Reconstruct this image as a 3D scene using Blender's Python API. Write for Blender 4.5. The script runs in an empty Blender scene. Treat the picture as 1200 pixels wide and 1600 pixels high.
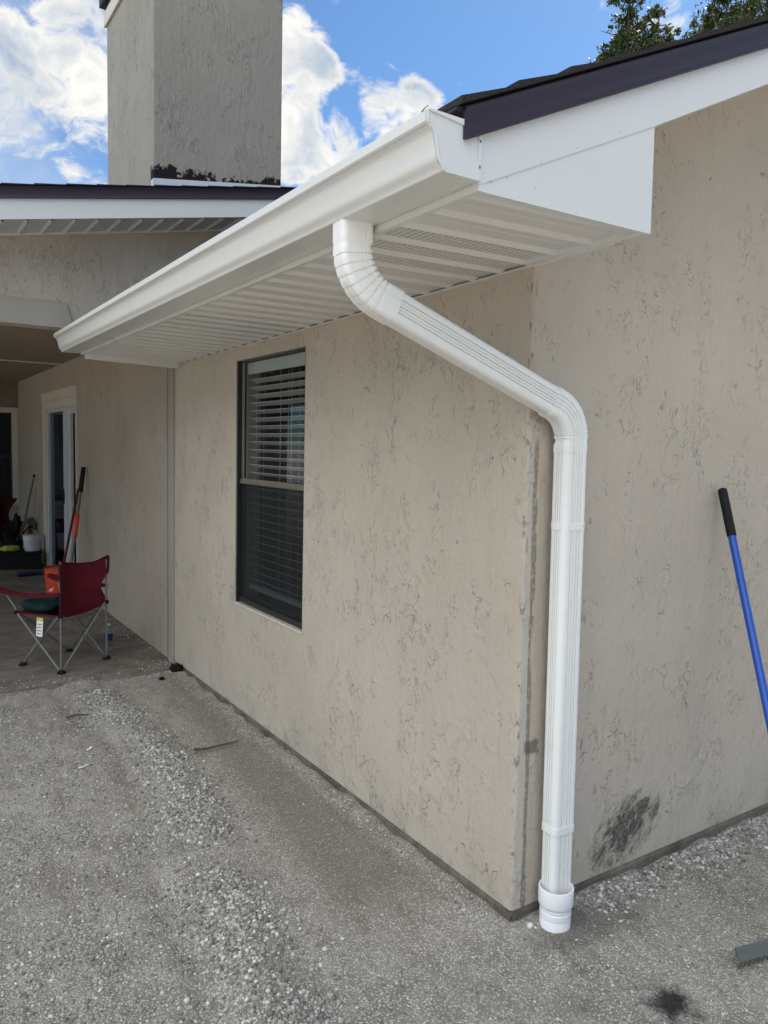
import bpy, bmesh, math, random
import numpy as np
from mathutils import Vector, Matrix, noise

random.seed(7)
rng = np.random.default_rng(11)
scene = bpy.context.scene
COL = scene.collection
R = math.radians

# ------------------------------------------------------------------ camera
cam_data = bpy.data.cameras.new('camera')
cam = bpy.data.objects.new('camera', cam_data)
COL.objects.link(cam)
cam_data.sensor_fit = 'VERTICAL'
cam_data.sensor_height = 24.0
cam_data.lens = 17.854
cam_data.clip_start = 0.05
cam_data.clip_end = 3000
r_ = Vector((0.834, -0.551, 0.022)); f_ = Vector((0.551, 0.831, -0.081))
f_.normalize(); r_ = (r_ - f_ * r_.dot(f_)).normalized(); u_ = r_.cross(f_)
CAM = Vector((-1.834, -1.891, 1.65))
cam.matrix_world = Matrix(((r_.x, u_.x, -f_.x, CAM.x), (r_.y, u_.y, -f_.y, CAM.y), (r_.z, u_.z, -f_.z, CAM.z), (0, 0, 0, 1)))
scene.camera = cam

# ------------------------------------------------------------------ light
SUN_AZ = R(62)      # from +Y towards +X : behind the house
SUN_EL = R(46)
SUN_DIR = Vector((math.sin(SUN_AZ) * math.cos(SUN_EL), math.cos(SUN_AZ) * math.cos(SUN_EL), math.sin(SUN_EL)))
sun_data = bpy.data.lights.new('sun', 'SUN')
sun_data.energy = 4.2
sun_data.angle = R(0.5)
sun_data.color = (1.0, 0.93, 0.83)
sun = bpy.data.objects.new('sun', sun_data)
COL.objects.link(sun)
sun.rotation_euler = SUN_DIR.to_track_quat('Z', 'Y').to_euler()
sun.location = (20, 14, 18)

vs = scene.view_settings
vs.view_transform = 'Standard'; vs.look = 'None'; vs.gamma = 1.0; vs.use_curve_mapping = False
vs.exposure = 1.36
SKY_STRENGTH = 0.050
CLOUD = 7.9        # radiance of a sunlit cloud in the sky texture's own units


# ------------------------------------------------------------------ shader helper
class V:
    def __init__(s, g, sock): s.g, s.s = g, sock
    def _m(s, op, o, c=None): return s.g.math(op, s, o, c)
    def __add__(s, o): return s._m('ADD', o)
    __radd__ = __add__
    def __mul__(s, o): return s._m('MULTIPLY', o)
    __rmul__ = __mul__
    def __sub__(s, o): return s._m('SUBTRACT', o)
    def __rsub__(s, o): return s.g.math('SUBTRACT', o, s)
    def __truediv__(s, o): return s._m('DIVIDE', o)
    def abs(s): return s._m('ABSOLUTE', 0)


class G:
    def __init__(s, tree):
        s.t = tree; s.t.nodes.clear()
    def node(s, kind, **kw):
        n = s.t.nodes.new(kind)
        for k, v in kw.items(): setattr(n, k, v)
        return n
    def put(s, sock, v):
        if v is None: return
        if isinstance(v, V): s.t.links.new(v.s, sock)
        elif isinstance(v, (tuple, list)):
            v = tuple(v)
            if sock.type == 'RGBA' and len(v) == 3: v = v + (1,)
            sock.default_value = v
        else: sock.default_value = v
    def math(s, op, a, b=None, c=None, clamp=False):
        n = s.node('ShaderNodeMath', operation=op, use_clamp=clamp)
        s.put(n.inputs[0], a); s.put(n.inputs[1], b); s.put(n.inputs[2], c)
        return V(s, n.outputs[0])
    def coord(s, which='Object'):
        return V(s, s.node('ShaderNodeTexCoord').outputs[which])
    def sep(s, v):
        n = s.node('ShaderNodeSeparateXYZ'); s.put(n.inputs[0], v)
        return [V(s, o) for o in n.outputs]
    def comb(s, x, y, z):
        n = s.node('ShaderNodeCombineXYZ')
        for i, v in enumerate((x, y, z)): s.put(n.inputs[i], v)
        return V(s, n.outputs[0])
    def vmul(s, v, k):
        n = s.node('ShaderNodeVectorMath', operation='MULTIPLY')
        s.put(n.inputs[0], v); s.put(n.inputs[1], k if isinstance(k, (tuple, V)) else (k, k, k))
        return V(s, n.outputs[0])
    def vadd(s, v, k):
        n = s.node('ShaderNodeVectorMath', operation='ADD')
        s.put(n.inputs[0], v); s.put(n.inputs[1], k)
        return V(s, n.outputs[0])
    def dot(s, v, k):
        n = s.node('ShaderNodeVectorMath', operation='DOT_PRODUCT')
        s.put(n.inputs[0], v); s.put(n.inputs[1], k)
        return V(s, n.outputs['Value'])
    def noise(s, v, scale, detail=4.0, rough=0.5, dist=0.0, lac=2.0, color=False):
        n = s.node('ShaderNodeTexNoise')
        s.put(n.inputs['Vector'], v); n.inputs['Scale'].default_value = scale
        n.inputs['Detail'].default_value = detail; n.inputs['Roughness'].default_value = rough
        n.inputs['Distortion'].default_value = dist; n.inputs['Lacunarity'].default_value = lac
        return V(s, n.outputs['Color' if color else 'Fac'])
    def voronoi(s, v, scale, feature='F1', out='Distance', rnd=1.0):
        n = s.node('ShaderNodeTexVoronoi', feature=feature)
        s.put(n.inputs['Vector'], v); n.inputs['Scale'].default_value = scale
        n.inputs['Randomness'].default_value = rnd
        return V(s, n.outputs[out])
    def step(s, v, a, b, lo=0.0, hi=1.0):
        n = s.node('ShaderNodeMapRange', interpolation_type='SMOOTHSTEP')
        s.put(n.inputs[0], v); s.put(n.inputs[1], a); s.put(n.inputs[2], b); s.put(n.inputs[3], lo); s.put(n.inputs[4], hi)
        return V(s, n.outputs[0])
    def box(s, v, a, b, soft):
        return s.step(v, a - soft, a + soft) * s.step(v, b - soft, b + soft, 1.0, 0.0)
    def mix(s, f, a, b):
        n = s.node('ShaderNodeMix', data_type='RGBA')
        s.put(n.inputs[0], f); s.put(n.inputs[6], a); s.put(n.inputs[7], b)
        return V(s, n.outputs[2])
    def ramp(s, f, stops):
        n = s.node('ShaderNodeValToRGB'); s.put(n.inputs[0], f)
        e = n.color_ramp.elements
        while len(e) < len(stops): e.new(0.5)
        for el, (p, c) in zip(e, stops): el.position = p; el.color = tuple(c) + (1,)
        return V(s, n.outputs[0])
    def attr(s, name):
        return V(s, s.node('ShaderNodeAttribute', attribute_name=name).outputs['Fac'])
    def bump(s, h, strength=0.5, dist=0.01):
        n = s.node('ShaderNodeBump'); s.put(n.inputs['Height'], h)
        n.inputs['Strength'].default_value = strength; n.inputs['Distance'].default_value = dist
        return V(s, n.outputs[0])
    def bsdf(s, color, rough=0.6, spec=0.5, metal=0.0, normal=None, alpha=None, **kw):
        n = s.node('ShaderNodeBsdfPrincipled')
        s.put(n.inputs['Base Color'], color); s.put(n.inputs['Roughness'], rough)
        s.put(n.inputs['Specular IOR Level'], spec); s.put(n.inputs['Metallic'], metal)
        if normal is not None: s.put(n.inputs['Normal'], normal)
        if alpha is not None: s.put(n.inputs['Alpha'], alpha)
        for k, v in kw.items(): s.put(n.inputs[k], v)
        return V(s, n.outputs[0])
    def out(s, sh, world=False):
        o = s.node('ShaderNodeOutputWorld' if world else 'ShaderNodeOutputMaterial')
        s.t.links.new(sh.s, o.inputs['Surface'])


def material(name):
    m = bpy.data.materials.new(name); m.use_nodes = True
    return m, G(m.node_tree)


# ------------------------------------------------------------------ world
world = bpy.data.worlds.new('World'); scene.world = world; world.use_nodes = True
g = G(world.node_tree)
sky = g.node('ShaderNodeTexSky', sky_type='NISHITA')
sky.sun_disc = False; sky.sun_elevation = SUN_EL; sky.sun_rotation = SUN_AZ
sky.air_density = 1.0; sky.dust_density = 0.3; sky.ozone_density = 2.0
skyc = g.vmul(V(g, sky.outputs[0]), (.58, .82, 1.02))
d = g.coord('Generated')
nrm = g.node('ShaderNodeVectorMath', operation='NORMALIZE'); g.put(nrm.inputs[0], d); d = V(g, nrm.outputs[0])
x, y, z = g.sep(d)


def blob(c, wid):
    c = Vector(c).normalized()
    k = g.dot(d, tuple(c))
    return g.step(k, math.cos(wid), math.cos(wid * 0.25))


warp = g.vadd(d, g.vmul(g.vadd(g.noise(d, 9, 3, color=True), (-.5, -.5, -.5)), .10))
nz = (g.noise(g.vmul(warp, (1, 1, 1.4)), 9.5, 12, 0.62) - .5) * 1.55 + .5
cover = blob((0.150, 0.905, 0.392), .125) * 0.30
for c, w_, k_ in (((0.05, .93, .34), .10, .28), ((0.20, .925, .335), .06, .20), ((0.402, .80, .435), .060, .42), ((0.405, .82, .40), .055, .40),
                  ((0.41, .835, .365), .07, .40), ((0.455, .81, .362), .045, .32), ((0.50, .775, .388), .045, .32), ((0.53, .75, .393), .045, .34),
                  ((0.60, .75, .2), .22, .35), ((-.85, .15, .60), .75, .40), ((-.55, -.60, .62), .75, .34), ((.55, -.6, .6), .6, .22), ((-.35, -.15, .92), .80, .42)):  # last, widest blobs: unseen clouds added to light the walls and ground
    cover = g.math('MAXIMUM', cover, blob(c, w_) * k_)
dens = nz + cover
mask = g.step(dens, 0.62, 0.82)
sh1 = g.noise(g.vadd(warp, (.02, -.01, -.035)), 7.0, 8, .62)
shade = g.math('ADD', g.step(dens, .74, 1.06) * .62, (sh1 - .48) * 3.4, clamp=True)
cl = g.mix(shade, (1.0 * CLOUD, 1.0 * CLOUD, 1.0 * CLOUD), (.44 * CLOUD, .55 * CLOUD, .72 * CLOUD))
front = 1.0 + g.step(g.dot(d, (-.96, -.28, 0.0)), -.20, .50, 0.0, 2.35) * g.step(z, .12, .50)  # boosts the clouds out of view to brighten the shaded walls and ground
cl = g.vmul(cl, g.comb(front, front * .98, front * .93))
thin = g.noise(warp, 3.2, 6, .6)
veil = g.step(thin + blob((0.2, .92, .36), .22) * .30, .62, .95) * .55
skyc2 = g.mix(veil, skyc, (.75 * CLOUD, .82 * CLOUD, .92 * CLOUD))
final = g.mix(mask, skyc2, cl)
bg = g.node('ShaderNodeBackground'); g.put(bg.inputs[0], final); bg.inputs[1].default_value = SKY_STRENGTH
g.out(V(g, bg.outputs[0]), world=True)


# ------------------------------------------------------------------ mesh helper
ORIGIN = {}


class MB:
    def __init__(s): s.v, s.f, s.mi = [], [], []
    def add(s, verts, faces, mi=0):
        o = len(s.v); s.v += [tuple(p) for p in verts]
        s.f += [tuple(i + o for i in f) for f in faces]; s.mi += [mi] * len(faces)
        return s
    def box(s, x0, x1, y0, y1, z0, z1, mi=0):
        return s.add([(x0, y0, z0), (x1, y0, z0), (x1, y1, z0), (x0, y1, z0), (x0, y0, z1), (x1, y0, z1), (x1, y1, z1), (x0, y1, z1)],
                     [(0, 3, 2, 1), (4, 5, 6, 7), (0, 1, 5, 4), (1, 2, 6, 5), (2, 3, 7, 6), (3, 0, 4, 7)], mi)
    def prism(s, poly, vec, mi=0):
        n = len(poly); v = Vector(vec)
        a = [tuple(p) for p in poly]; b = [tuple(Vector(p) + v) for p in poly]
        return s.add(a + b, [tuple(range(n))[::-1], tuple(range(n, 2 * n))] + [(i, (i + 1) % n, n + (i + 1) % n, n + i) for i in range(n)], mi)
    def tube(s, pts, rad, n=12, mi=0, cap=True):
        pts = [Vector(p) for p in pts]
        rs = rad if isinstance(rad, (list, tuple)) else [rad] * len(pts)
        rings = []; up = None
        for i, p in enumerate(pts):
            t = (pts[min(i + 1, len(pts) - 1)] - pts[max(i - 1, 0)]).normalized()
            if up is None: up = t.orthogonal().normalized()
            up = (up - t * up.dot(t)).normalized(); b = t.cross(up)
            rings.append([p + (up * math.cos(a) + b * math.sin(a)) * rs[i] for a in [2 * math.pi * k / n for k in range(n)]])
        return s.rings(rings, cap, mi)
    def rings(s, rings, cap=True, mi=0):
        n = len(rings[0]); vs_ = [p for r in rings for p in r]; fs = []
        for i in range(len(rings) - 1):
            for k in range(n):
                fs.append((i * n + k, i * n + (k + 1) % n, (i + 1) * n + (k + 1) % n, (i + 1) * n + k))
        if cap:
            fs.append(tuple(range(n))[::-1]); fs.append(tuple(range((len(rings) - 1) * n, len(rings) * n)))
        return s.add(vs_, fs, mi)
    def lathe(s, c, prof, n=24, mi=0, cap=True):
        return s.rings([[(c[0] + r * math.cos(a), c[1] + r * math.sin(a), c[2] + z) for a in [2 * math.pi * k / n for k in range(n)]] for r, z in prof], cap, mi)
    def sheet(s, grid, mi=0):
        h, w = len(grid), len(grid[0])
        return s.add([p for row in grid for p in row], [(i * w + j, i * w + j + 1, (i + 1) * w + j + 1, (i + 1) * w + j) for i in range(h - 1) for j in range(w - 1)], mi)
    def build(s, name, mats, parent=None, smooth=None, bevel=0.0):
        me = bpy.data.meshes.new(name)
        o = ORIGIN.get(parent.name, Vector()) if parent else Vector()
        me.from_pydata([tuple(Vector(p) - o) for p in s.v], [], s.f)
        for m in (mats if isinstance(mats, (list, tuple)) else [mats]): me.materials.append(m)
        me.polygons.foreach_set('material_index', s.mi)
        bm = bmesh.new(); bm.from_mesh(me)
        bmesh.ops.recalc_face_normals(bm, faces=bm.faces)
        if bevel:
            bmesh.ops.remove_doubles(bm, verts=bm.verts, dist=1e-5)
            es = [e for e in bm.edges if len(e.link_faces) == 2 and e.calc_face_angle(0) > R(40)]
            bmesh.ops.bevel(bm, geom=es, offset=bevel, segments=2, profile=.6, affect='EDGES', clamp_overlap=True)
        bm.to_mesh(me); bm.free()
        if smooth:
            me.shade_smooth(); me.set_sharp_from_angle(angle=R(smooth))
        ob = bpy.data.objects.new(name, me); COL.objects.link(ob)
        if parent:
            ob.parent = parent; ORIGIN[ob.name] = o
        return ob


def thing(name, loc, label, cat, group=None):
    o = bpy.data.objects.new(name, None); COL.objects.link(o)
    o.location = loc; o.empty_display_size = .1
    o['label'] = label; o['category'] = cat
    if group: o['group'] = group
    ORIGIN[o.name] = Vector(loc)
    return o


def tag(o, label, cat, group=None):
    o['label'] = label; o['category'] = cat
    if group: o['group'] = group
    return o


def struct(o, kind='structure'):
    o['kind'] = kind
    return o


# ------------------------------------------------------------------ materials
def stucco(name, base, marks=None, crack=1.0, vertical=1.0, fine=1.0):
    m, g = material(name)
    p = g.coord(); px, py, pz = g.sep(p)
    q = g.vmul(p, (1, 1, .55 * vertical))
    ww = g.vadd(q, g.vmul(g.vadd(g.noise(q, 9, 2, color=True), (-.5, -.5, -.5)), .05))
    n1 = g.noise(ww, 17, 2.4, .55, .6)
    n2 = g.noise(g.vadd(ww, (3.1, 1.7, .4)), 29, 2.4, .55, .6)
    zone = g.step(g.noise(g.vadd(q, (9, 4, 2)), 2.6, 3, .6), .40, .60)
    m1 = g.step(g.noise(q, 7, 3, .65) + zone * .08, .575, .64)
    m2 = g.step(g.noise(g.vadd(q, (5, 2, 8)), 9, 3, .65) + zone * .10, .615, .68)
    l1 = g.step((n1 - .5).abs(), .001, .0078, 1, 0) * m1
    l2 = g.step((n2 - .47).abs(), .001, .0080, 1, 0) * m2
    ck = g.math('MAXIMUM', l1, l2 * .8) * crack
    plate = g.step(n1, .488, .512) * (.25 + m1 * .6) + g.step(n2, .45, .49) * (.15 + m2 * .4)
    drag = g.noise(g.vmul(p, (16, 16, 3.2)), 1.0, 5, .7, .8)
    sand = g.noise(p, 420, 2, .6)
    lump = g.noise(q, 34, 4, .6)
    big = g.noise(p, 1.3, 4, .6)
    c = g.mix(g.step(big, .3, .72), tuple(b * .93 for b in base), tuple(b * 1.05 for b in base))
    streak = g.noise(g.vmul(p, (9, 9, .7)), 1.0, 4, .6)
    c = g.mix(g.step(streak, .52, .8) * .22, c, tuple(b * .72 for b in base))
    c = g.mix(g.step(pz, .30, .02) * g.step(g.noise(p, 7, 4), .35, .7) * .35, c, tuple(b * .62 for b in base))
    c = g.mix(sand * .16, c, tuple(b * .7 for b in base))
    h = plate * .50 * crack + lump * .45 * fine + drag * .75 * fine + sand * .07 - ck * 1.25
    dark = ck * .15
    if marks == 'corner':
        nn = g.noise(g.vmul(p, (1, 1, .35)), 14, 4, .65); nf = g.noise(p, 60, 3, .6)
        # repaired corner strip and the smears beside it
        w2 = g.step(py, .004, -.001)
        strip = w2 * g.step(px, .052 , .040)
        c = g.mix(strip * g.step(pz, 1.78, 1.70) * .85, c, g.mix(nf, (.47, .45, .40), (.54, .51, .455)))
        line = w2 * g.step((px - .046 - (nn - .5) * .030 - (pz - 1) * -.008).abs(), .006, .013, 1, 0) * g.step(pz, 1.72, 1.66)
        c = g.mix(line * g.step(nf, .22, .55) * .80, c, (.17, .138, .105))
        peach = w2 * g.step((px - .052 - (nn - .5) * .022).abs(), .003, .008, 1, 0) * g.box(pz, .9, 1.68, .04) * g.step(g.noise(p, 11, 3), .42, .5)
        c = g.mix(peach * .9, c, (.62, .46, .33))
        daub = w2 * g.step((px - .068) .abs() + (nf - .5) * .03, .026, .040, 1, 0) * g.step((pz - .612).abs() + (nf - .5) * .045, .018, .030, 1, 0)
        c = g.mix(daub * .75, c, (.10, .082, .062))
        # black scuff on the right wall
        sx = (px - .612) / .245; sz = (pz - .165 - (px - .612) * .19) / .145
        rr = g.math('SQRT', sx * sx + sz * sz)
        diag = g.comb(px * 1.0 + pz * .8, 0.0, pz * 1.0 - px * .9)
        sn = g.noise(g.vmul(diag, (1.0, 1, 1.8)), 9, 10, .74, 1.4)
        sc = g.step(sn + (1 - rr) * .20 - n1 * .25 + .10, .46, .66) * w2 * g.step(rr + (nf - .5) * .5, 1.12, .80)
        sc = sc * (g.step(nf, .25, .55) * .45 + .55)
        halo = w2 * g.step(rr + (g.noise(p, 16, 5, .7) - .5) * 1.3, 1.15, .45) * (lump * .6 + .15)
        c = g.mix(halo * .42, c, (.06, .057, .05))
        c = g.mix(sc * .95, c, (.030, .029, .027))
        # nail hole and grey rubbed patches on the long wall
        w1 = g.step(px, .004, -.001)
        for (yy, zz, ry, rz) in ((.365, 1.305, .006, .009), (3.40, .86, .05, .10), (2.74, 1.03, .035, .09), (3.3, 1.16, .02, .05)):
            ey = (py - yy) / ry; ez = (pz - zz) / rz
            ee = g.math('SQRT', ey * ey + ez * ez)
            k_ = g.step(ee, 1.1, .5) if ry < .01 else g.step(ee, 1.2, .2) * g.step(g.noise(g.vmul(p, (1, 1, .5)), 70, 3, .6), .52, .62) * .55
            c = g.mix(w1 * k_ * .75, c, (.11, .10, .09))
        # chips along the very edge
        chip = g.step(g.math('MAXIMUM', px, py), .022, .006) * g.step(g.noise(g.vmul(p, (1, 1, .5)), 30, 5, .7), .55, .62)
        c = g.mix(chip * .75, c, (.26, .21, .155))
        h = h - chip * .6 + line * .3 + peach * -.5
    if marks == 'tar':
        tn = (g.noise(g.vmul(p, (1, 1, .8)), 17, 8, .75, .8) - .5) * 1.5 + .5; tt = g.step(py, 4.09, 4.05)
        lo = (pz - 3.640 - (px + .066) * .150)
        tm = g.step(tn + .075 - lo * 4.0 + g.step(px, .13, .07) * .30 + g.step(g.noise(p, 3.1, 2), .45, .6) * .16 - g.step(lo, .10, .16) * .4, .47, .50)
        c = g.mix(tm * tt, c, (.012, .011, .014))
    c = g.mix(dark, c, tuple(b * .30 for b in base))
    g.out(g.bsdf(c, .88, .25, normal=g.bump(h, .80, .008)))
    return m


WALL = (.505, .445, .37)
M = {}
M['stucco'] = stucco('stucco', WALL, 'corner', 1.0, 1.25)
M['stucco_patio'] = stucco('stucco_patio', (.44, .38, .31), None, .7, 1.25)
M['stucco_chimney'] = stucco('stucco_chimney', (.315, .298, .265), 'tar', 1.2, .8, 1.2)


def painted(name, col, rough=.4, spec=.5, dirt=.06, bump=.03, scale=3.0):
    m, g = material(name)
    p = g.coord()
    n = g.noise(p, scale, 5, .6); n2 = g.noise(p, 90, 3, .6)
    c = g.mix(g.step(n, .4, .75) * dirt * 2, col, tuple(k * .78 for k in col))
    c = g.mix(g.step(n2, .62, .75) * dirt, c, tuple(k * .5 for k in col))
    r = n * .18 + (rough - .09)
    g.out(g.bsdf(c, r, spec, normal=g.bump(g.noise(p, 7, 3), bump, .01)))
    return m


M['gutter'] = painted('white_gutter_paint', (.69, .695, .67), .30, .5, .04, .05)
M['downspout'] = painted('white_downspout_paint', (.82, .825, .81), .34, .5, .05, .04, 9)
M['trim'] = painted('white_trim_coil', (.66, .68, .69), .42, .4, .04, .05)
M['cream'] = painted('cream_paint', (.62, .58, .50), .5, .4, .10)
M['header'] = painted('header_paint', (.36, .335, .295), .6, .3, .10)
M['brown'] = painted('brown_drip_metal', (.030, .022, .036), .42, .3, .05, .04)
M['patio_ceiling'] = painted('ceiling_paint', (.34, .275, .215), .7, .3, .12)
M['dark_beam'] = painted('dark_beam_paint', (.22, .185, .15), .7, .3, .3)
M['bronze'] = painted('bronze_frame', (.018, .019, .020), .38, .5, .2)
M['rail'] = painted('weathered_rail', (.17, .15, .12), .5, .4, .6, .1, 30)
M['alu'] = painted('door_aluminium', (.58, .60, .61), .35, .5, .1)
M['blind'] = painted('blind_white', (.58, .59, .58), .45, .4, .05)
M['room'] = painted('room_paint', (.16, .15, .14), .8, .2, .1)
M['pvc'] = painted('white_pvc', (.83, .82, .84), .32, .5, .10, .02, 20)
M['galv'] = painted('flashing_metal', (.62, .65, .70), .35, .5, .2)
M['black_plastic'] = painted('black_plastic', (.008, .008, .009), .7, .2, .1)
M['black_foam'] = painted('black_foam', (.010, .010, .011), .75, .3, .1)
M['blue_paint'] = painted('blue_handle', (.010, .075, .42), .30, .5, .08)
M['steel'] = painted('chair_steel', (.16, .16, .16), .38, .5, .1)
M['rake_grey'] = painted('rake_aluminium', (.105, .112, .105), .5, .5, .35, .1, 30)
M['orange'] = painted('orange_plastic', (.62, .055, .018), .38, .5, .1)
M['white_plastic'] = painted('white_plastic', (.62, .64, .63), .4, .5, .25, .05, 14)
M['grey_mud'] = painted('grey_mud', (.20, .20, .21), .8, .3, .3)
M['navy'] = painted('navy_plastic', (.012, .016, .11), .45, .5, .1)
M['maroon_pole'] = painted('maroon_pole', (.12, .010, .018), .4, .5, .2)
M['grey_pole'] = painted('grey_pole', (.16, .14, .12), .45, .5, .3)
M['hose_tan'] = painted('tan_hose', (.28, .20, .13), .6, .3, .1)
M['yellow'] = painted('yellow_cloth', (.45, .46, .10), .8, .2, .2)
M['paper'] = painted('paper', (.78, .78, .74), .8, .2, .1)
M['label_yellow'] = painted('label_yellow', (.62, .50, .10), .7, .2, .1)
M['ink'] = painted('ink', (.10, .10, .11), .8, .2, .0)
M['twig'] = painted('twig_bark', (.12, .10, .08), .9, .2, .3)
M['dark_clod'] = painted('dark_clod', (.015, .013, .011), .95, .1, .3)
M['straw'] = painted('dry_grass', (.16, .14, .08), .9, .2, .3)


def fabric(name, col):
    m, g = material(name)
    p = g.coord(); w = g.noise(g.vmul(p, (1, 1, 1)), 260, 2, .6); n = g.noise(p, 5, 4)
    c = g.mix(n, tuple(k * .75 for k in col), tuple(k * 1.15 for k in col))
    g.out(g.bsdf(c, .85, .2, normal=g.bump(w * .3 + g.noise(p, 14, 4, .6, 1.0) * .9, .35, .02)))
    return m


M['maroon'] = fabric('maroon_fabric', (.105, .008, .018))
M['maroon_dark'] = fabric('maroon_binding', (.05, .005, .010))
M['green_cloth'] = fabric('green_cloth', (.012, .035, .038))


def glass(name, tint=(1, 1, 1), amount=1.0, gloss=(.85, .9, .95)):
    m, g = material(name)
    lw = g.node('ShaderNodeLayerWeight'); lw.inputs[0].default_value = .5
    fc = V(g, lw.outputs['Facing'])
    fr_ = g.math('POWER', fc, 5.0) * .95 + .045
    tr = g.node('ShaderNodeBsdfTransparent'); tr.inputs[0].default_value = tint + (1,)
    gl = g.node('ShaderNodeBsdfGlossy'); gl.inputs[0].default_value = gloss + (1,); gl.inputs['Roughness'].default_value = .02
    mx = g.node('ShaderNodeMixShader')
    g.put(mx.inputs[0], g.math('MULTIPLY', fr_, amount, clamp=True))
    g.t.links.new(tr.outputs[0], mx.inputs[1]); g.t.links.new(gl.outputs[0], mx.inputs[2])
    g.out(V(g, mx.outputs[0]))
    return m


M['pane'] = glass('window_glass', (.76, .80, .80), .75)
M['door_pane'] = glass('door_glass', (.30, .33, .36), 1.0, (.60, .70, .80))
M['bottle'] = glass('bottle_plastic', (.86, .89, .90), 1.6)


def screen_mat():
    m, g = material('insect_screen')
    df = g.bsdf((.015, .017, .018), .7, .3)
    tr = g.node('ShaderNodeBsdfTransparent')
    mx = g.node('ShaderNodeMixShader'); mx.inputs[0].default_value = .66
    g.t.links.new(tr.outputs[0], mx.inputs[1]); g.t.links.new(df.s, mx.inputs[2])
    g.out(V(g, mx.outputs[0]))
    return m


M['screen'] = screen_mat()


def soffit_mat():
    m, g = material('vented_soffit')
    p = g.coord(); px, py, pz = g.sep(p)
    def fr(v, k): return g.math('FRACT', v * (1.0 / k) + 40.0)
    fx = (fr(px, .022) - .5).abs(); fy = fr(py - SOF_Y0, .0130)
    row = (fy - .5).abs()
    hole = g.step(fx, .15, .22, 1, 0) * g.step(row, .16, .24, 1, 0)
    u = fr(py - SOF_Y0, .143)
    zone = g.box(py, -.155, .272, .002) + g.box(py, 1.56, 1.985, .002)
    zone = zone * g.box(u, .26, .97, .01) * g.box(px, -.63, -.03, .005)
    n = g.noise(p, 3, 5, .6)
    c = g.mix(n, (.72, .71, .685), (.66, .65, .625))
    c = g.mix(hole * zone * .93, c, (.03, .03, .028))
    g.out(g.bsdf(c, .38, .45, normal=g.bump(hole * zone * -1.0 + g.noise(p, 9, 2) * .2, .2, .004)))
    return m


SOF_Y0 = -.4435
M['soffit'] = soffit_mat()


def shingle_mat():
    m, g = material('dark_shingle')
    p = g.coord()
    c = g.mix(g.noise(p, 160, 3, .7), (.012, .011, .012), (.055, .048, .048))
    c = g.mix(g.step(g.voronoi(g.vmul(p, (3.5, 3, 1)), 1.6, out='Color'), .3, .8) * .5, c, (.03, .026, .024))
    g.out(g.bsdf(c, .95, .2, normal=g.bump(g.noise(p, 220, 2), .6, .01)))
    return m


M['shingle'] = shingle_mat()


def concrete(name, a, b, patchy=1.0, speck=1.0):
    m, g = material(name)
    p = g.coord(); px, py, pz = g.sep(p)
    n = g.noise(g.vmul(p, (1, 1.6, 1)), 2.6, 7, .68, .6); n2 = g.noise(p, 130, 3, .65); n3 = g.noise(g.vmul(p, (1, 2.4, 1)), 9, 5, .65, .5)
    c = g.mix(g.step(n, .34, .68), a, b)
    c = g.mix(g.step(n3, .5, .72) * .5 * patchy, c, tuple(k * .55 for k in a))
    c = g.mix(g.step(n3, .36, .28) * .35 * patchy, c, tuple(min(1, k * 1.7) for k in b))
    c = g.mix(g.step(n2, .60, .72) * .5 * speck, c, (.42, .40, .37))
    c = g.mix(g.step(n2, .40, .30) * .5 * speck, c, tuple(k * .4 for k in a))
    g.out(g.bsdf(c, .9, .2, normal=g.bump(n2 * .5 + n3 * .6, .5, .008)))
    return m


M['slab'] = concrete('patio_concrete', (.135, .115, .095), (.215, .195, .168))
M['footing'] = concrete('footing_concrete', (.085, .074, .060), (.17, .152, .126))


def band_center(yv):
    return np.interp(yv, [-2.5, -1, 0, .9, 1.5, 2.3, 3.0, 3.6], [-.95, -.93, -.885, -.785, -.66, -.585, -.655, -.70])


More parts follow.
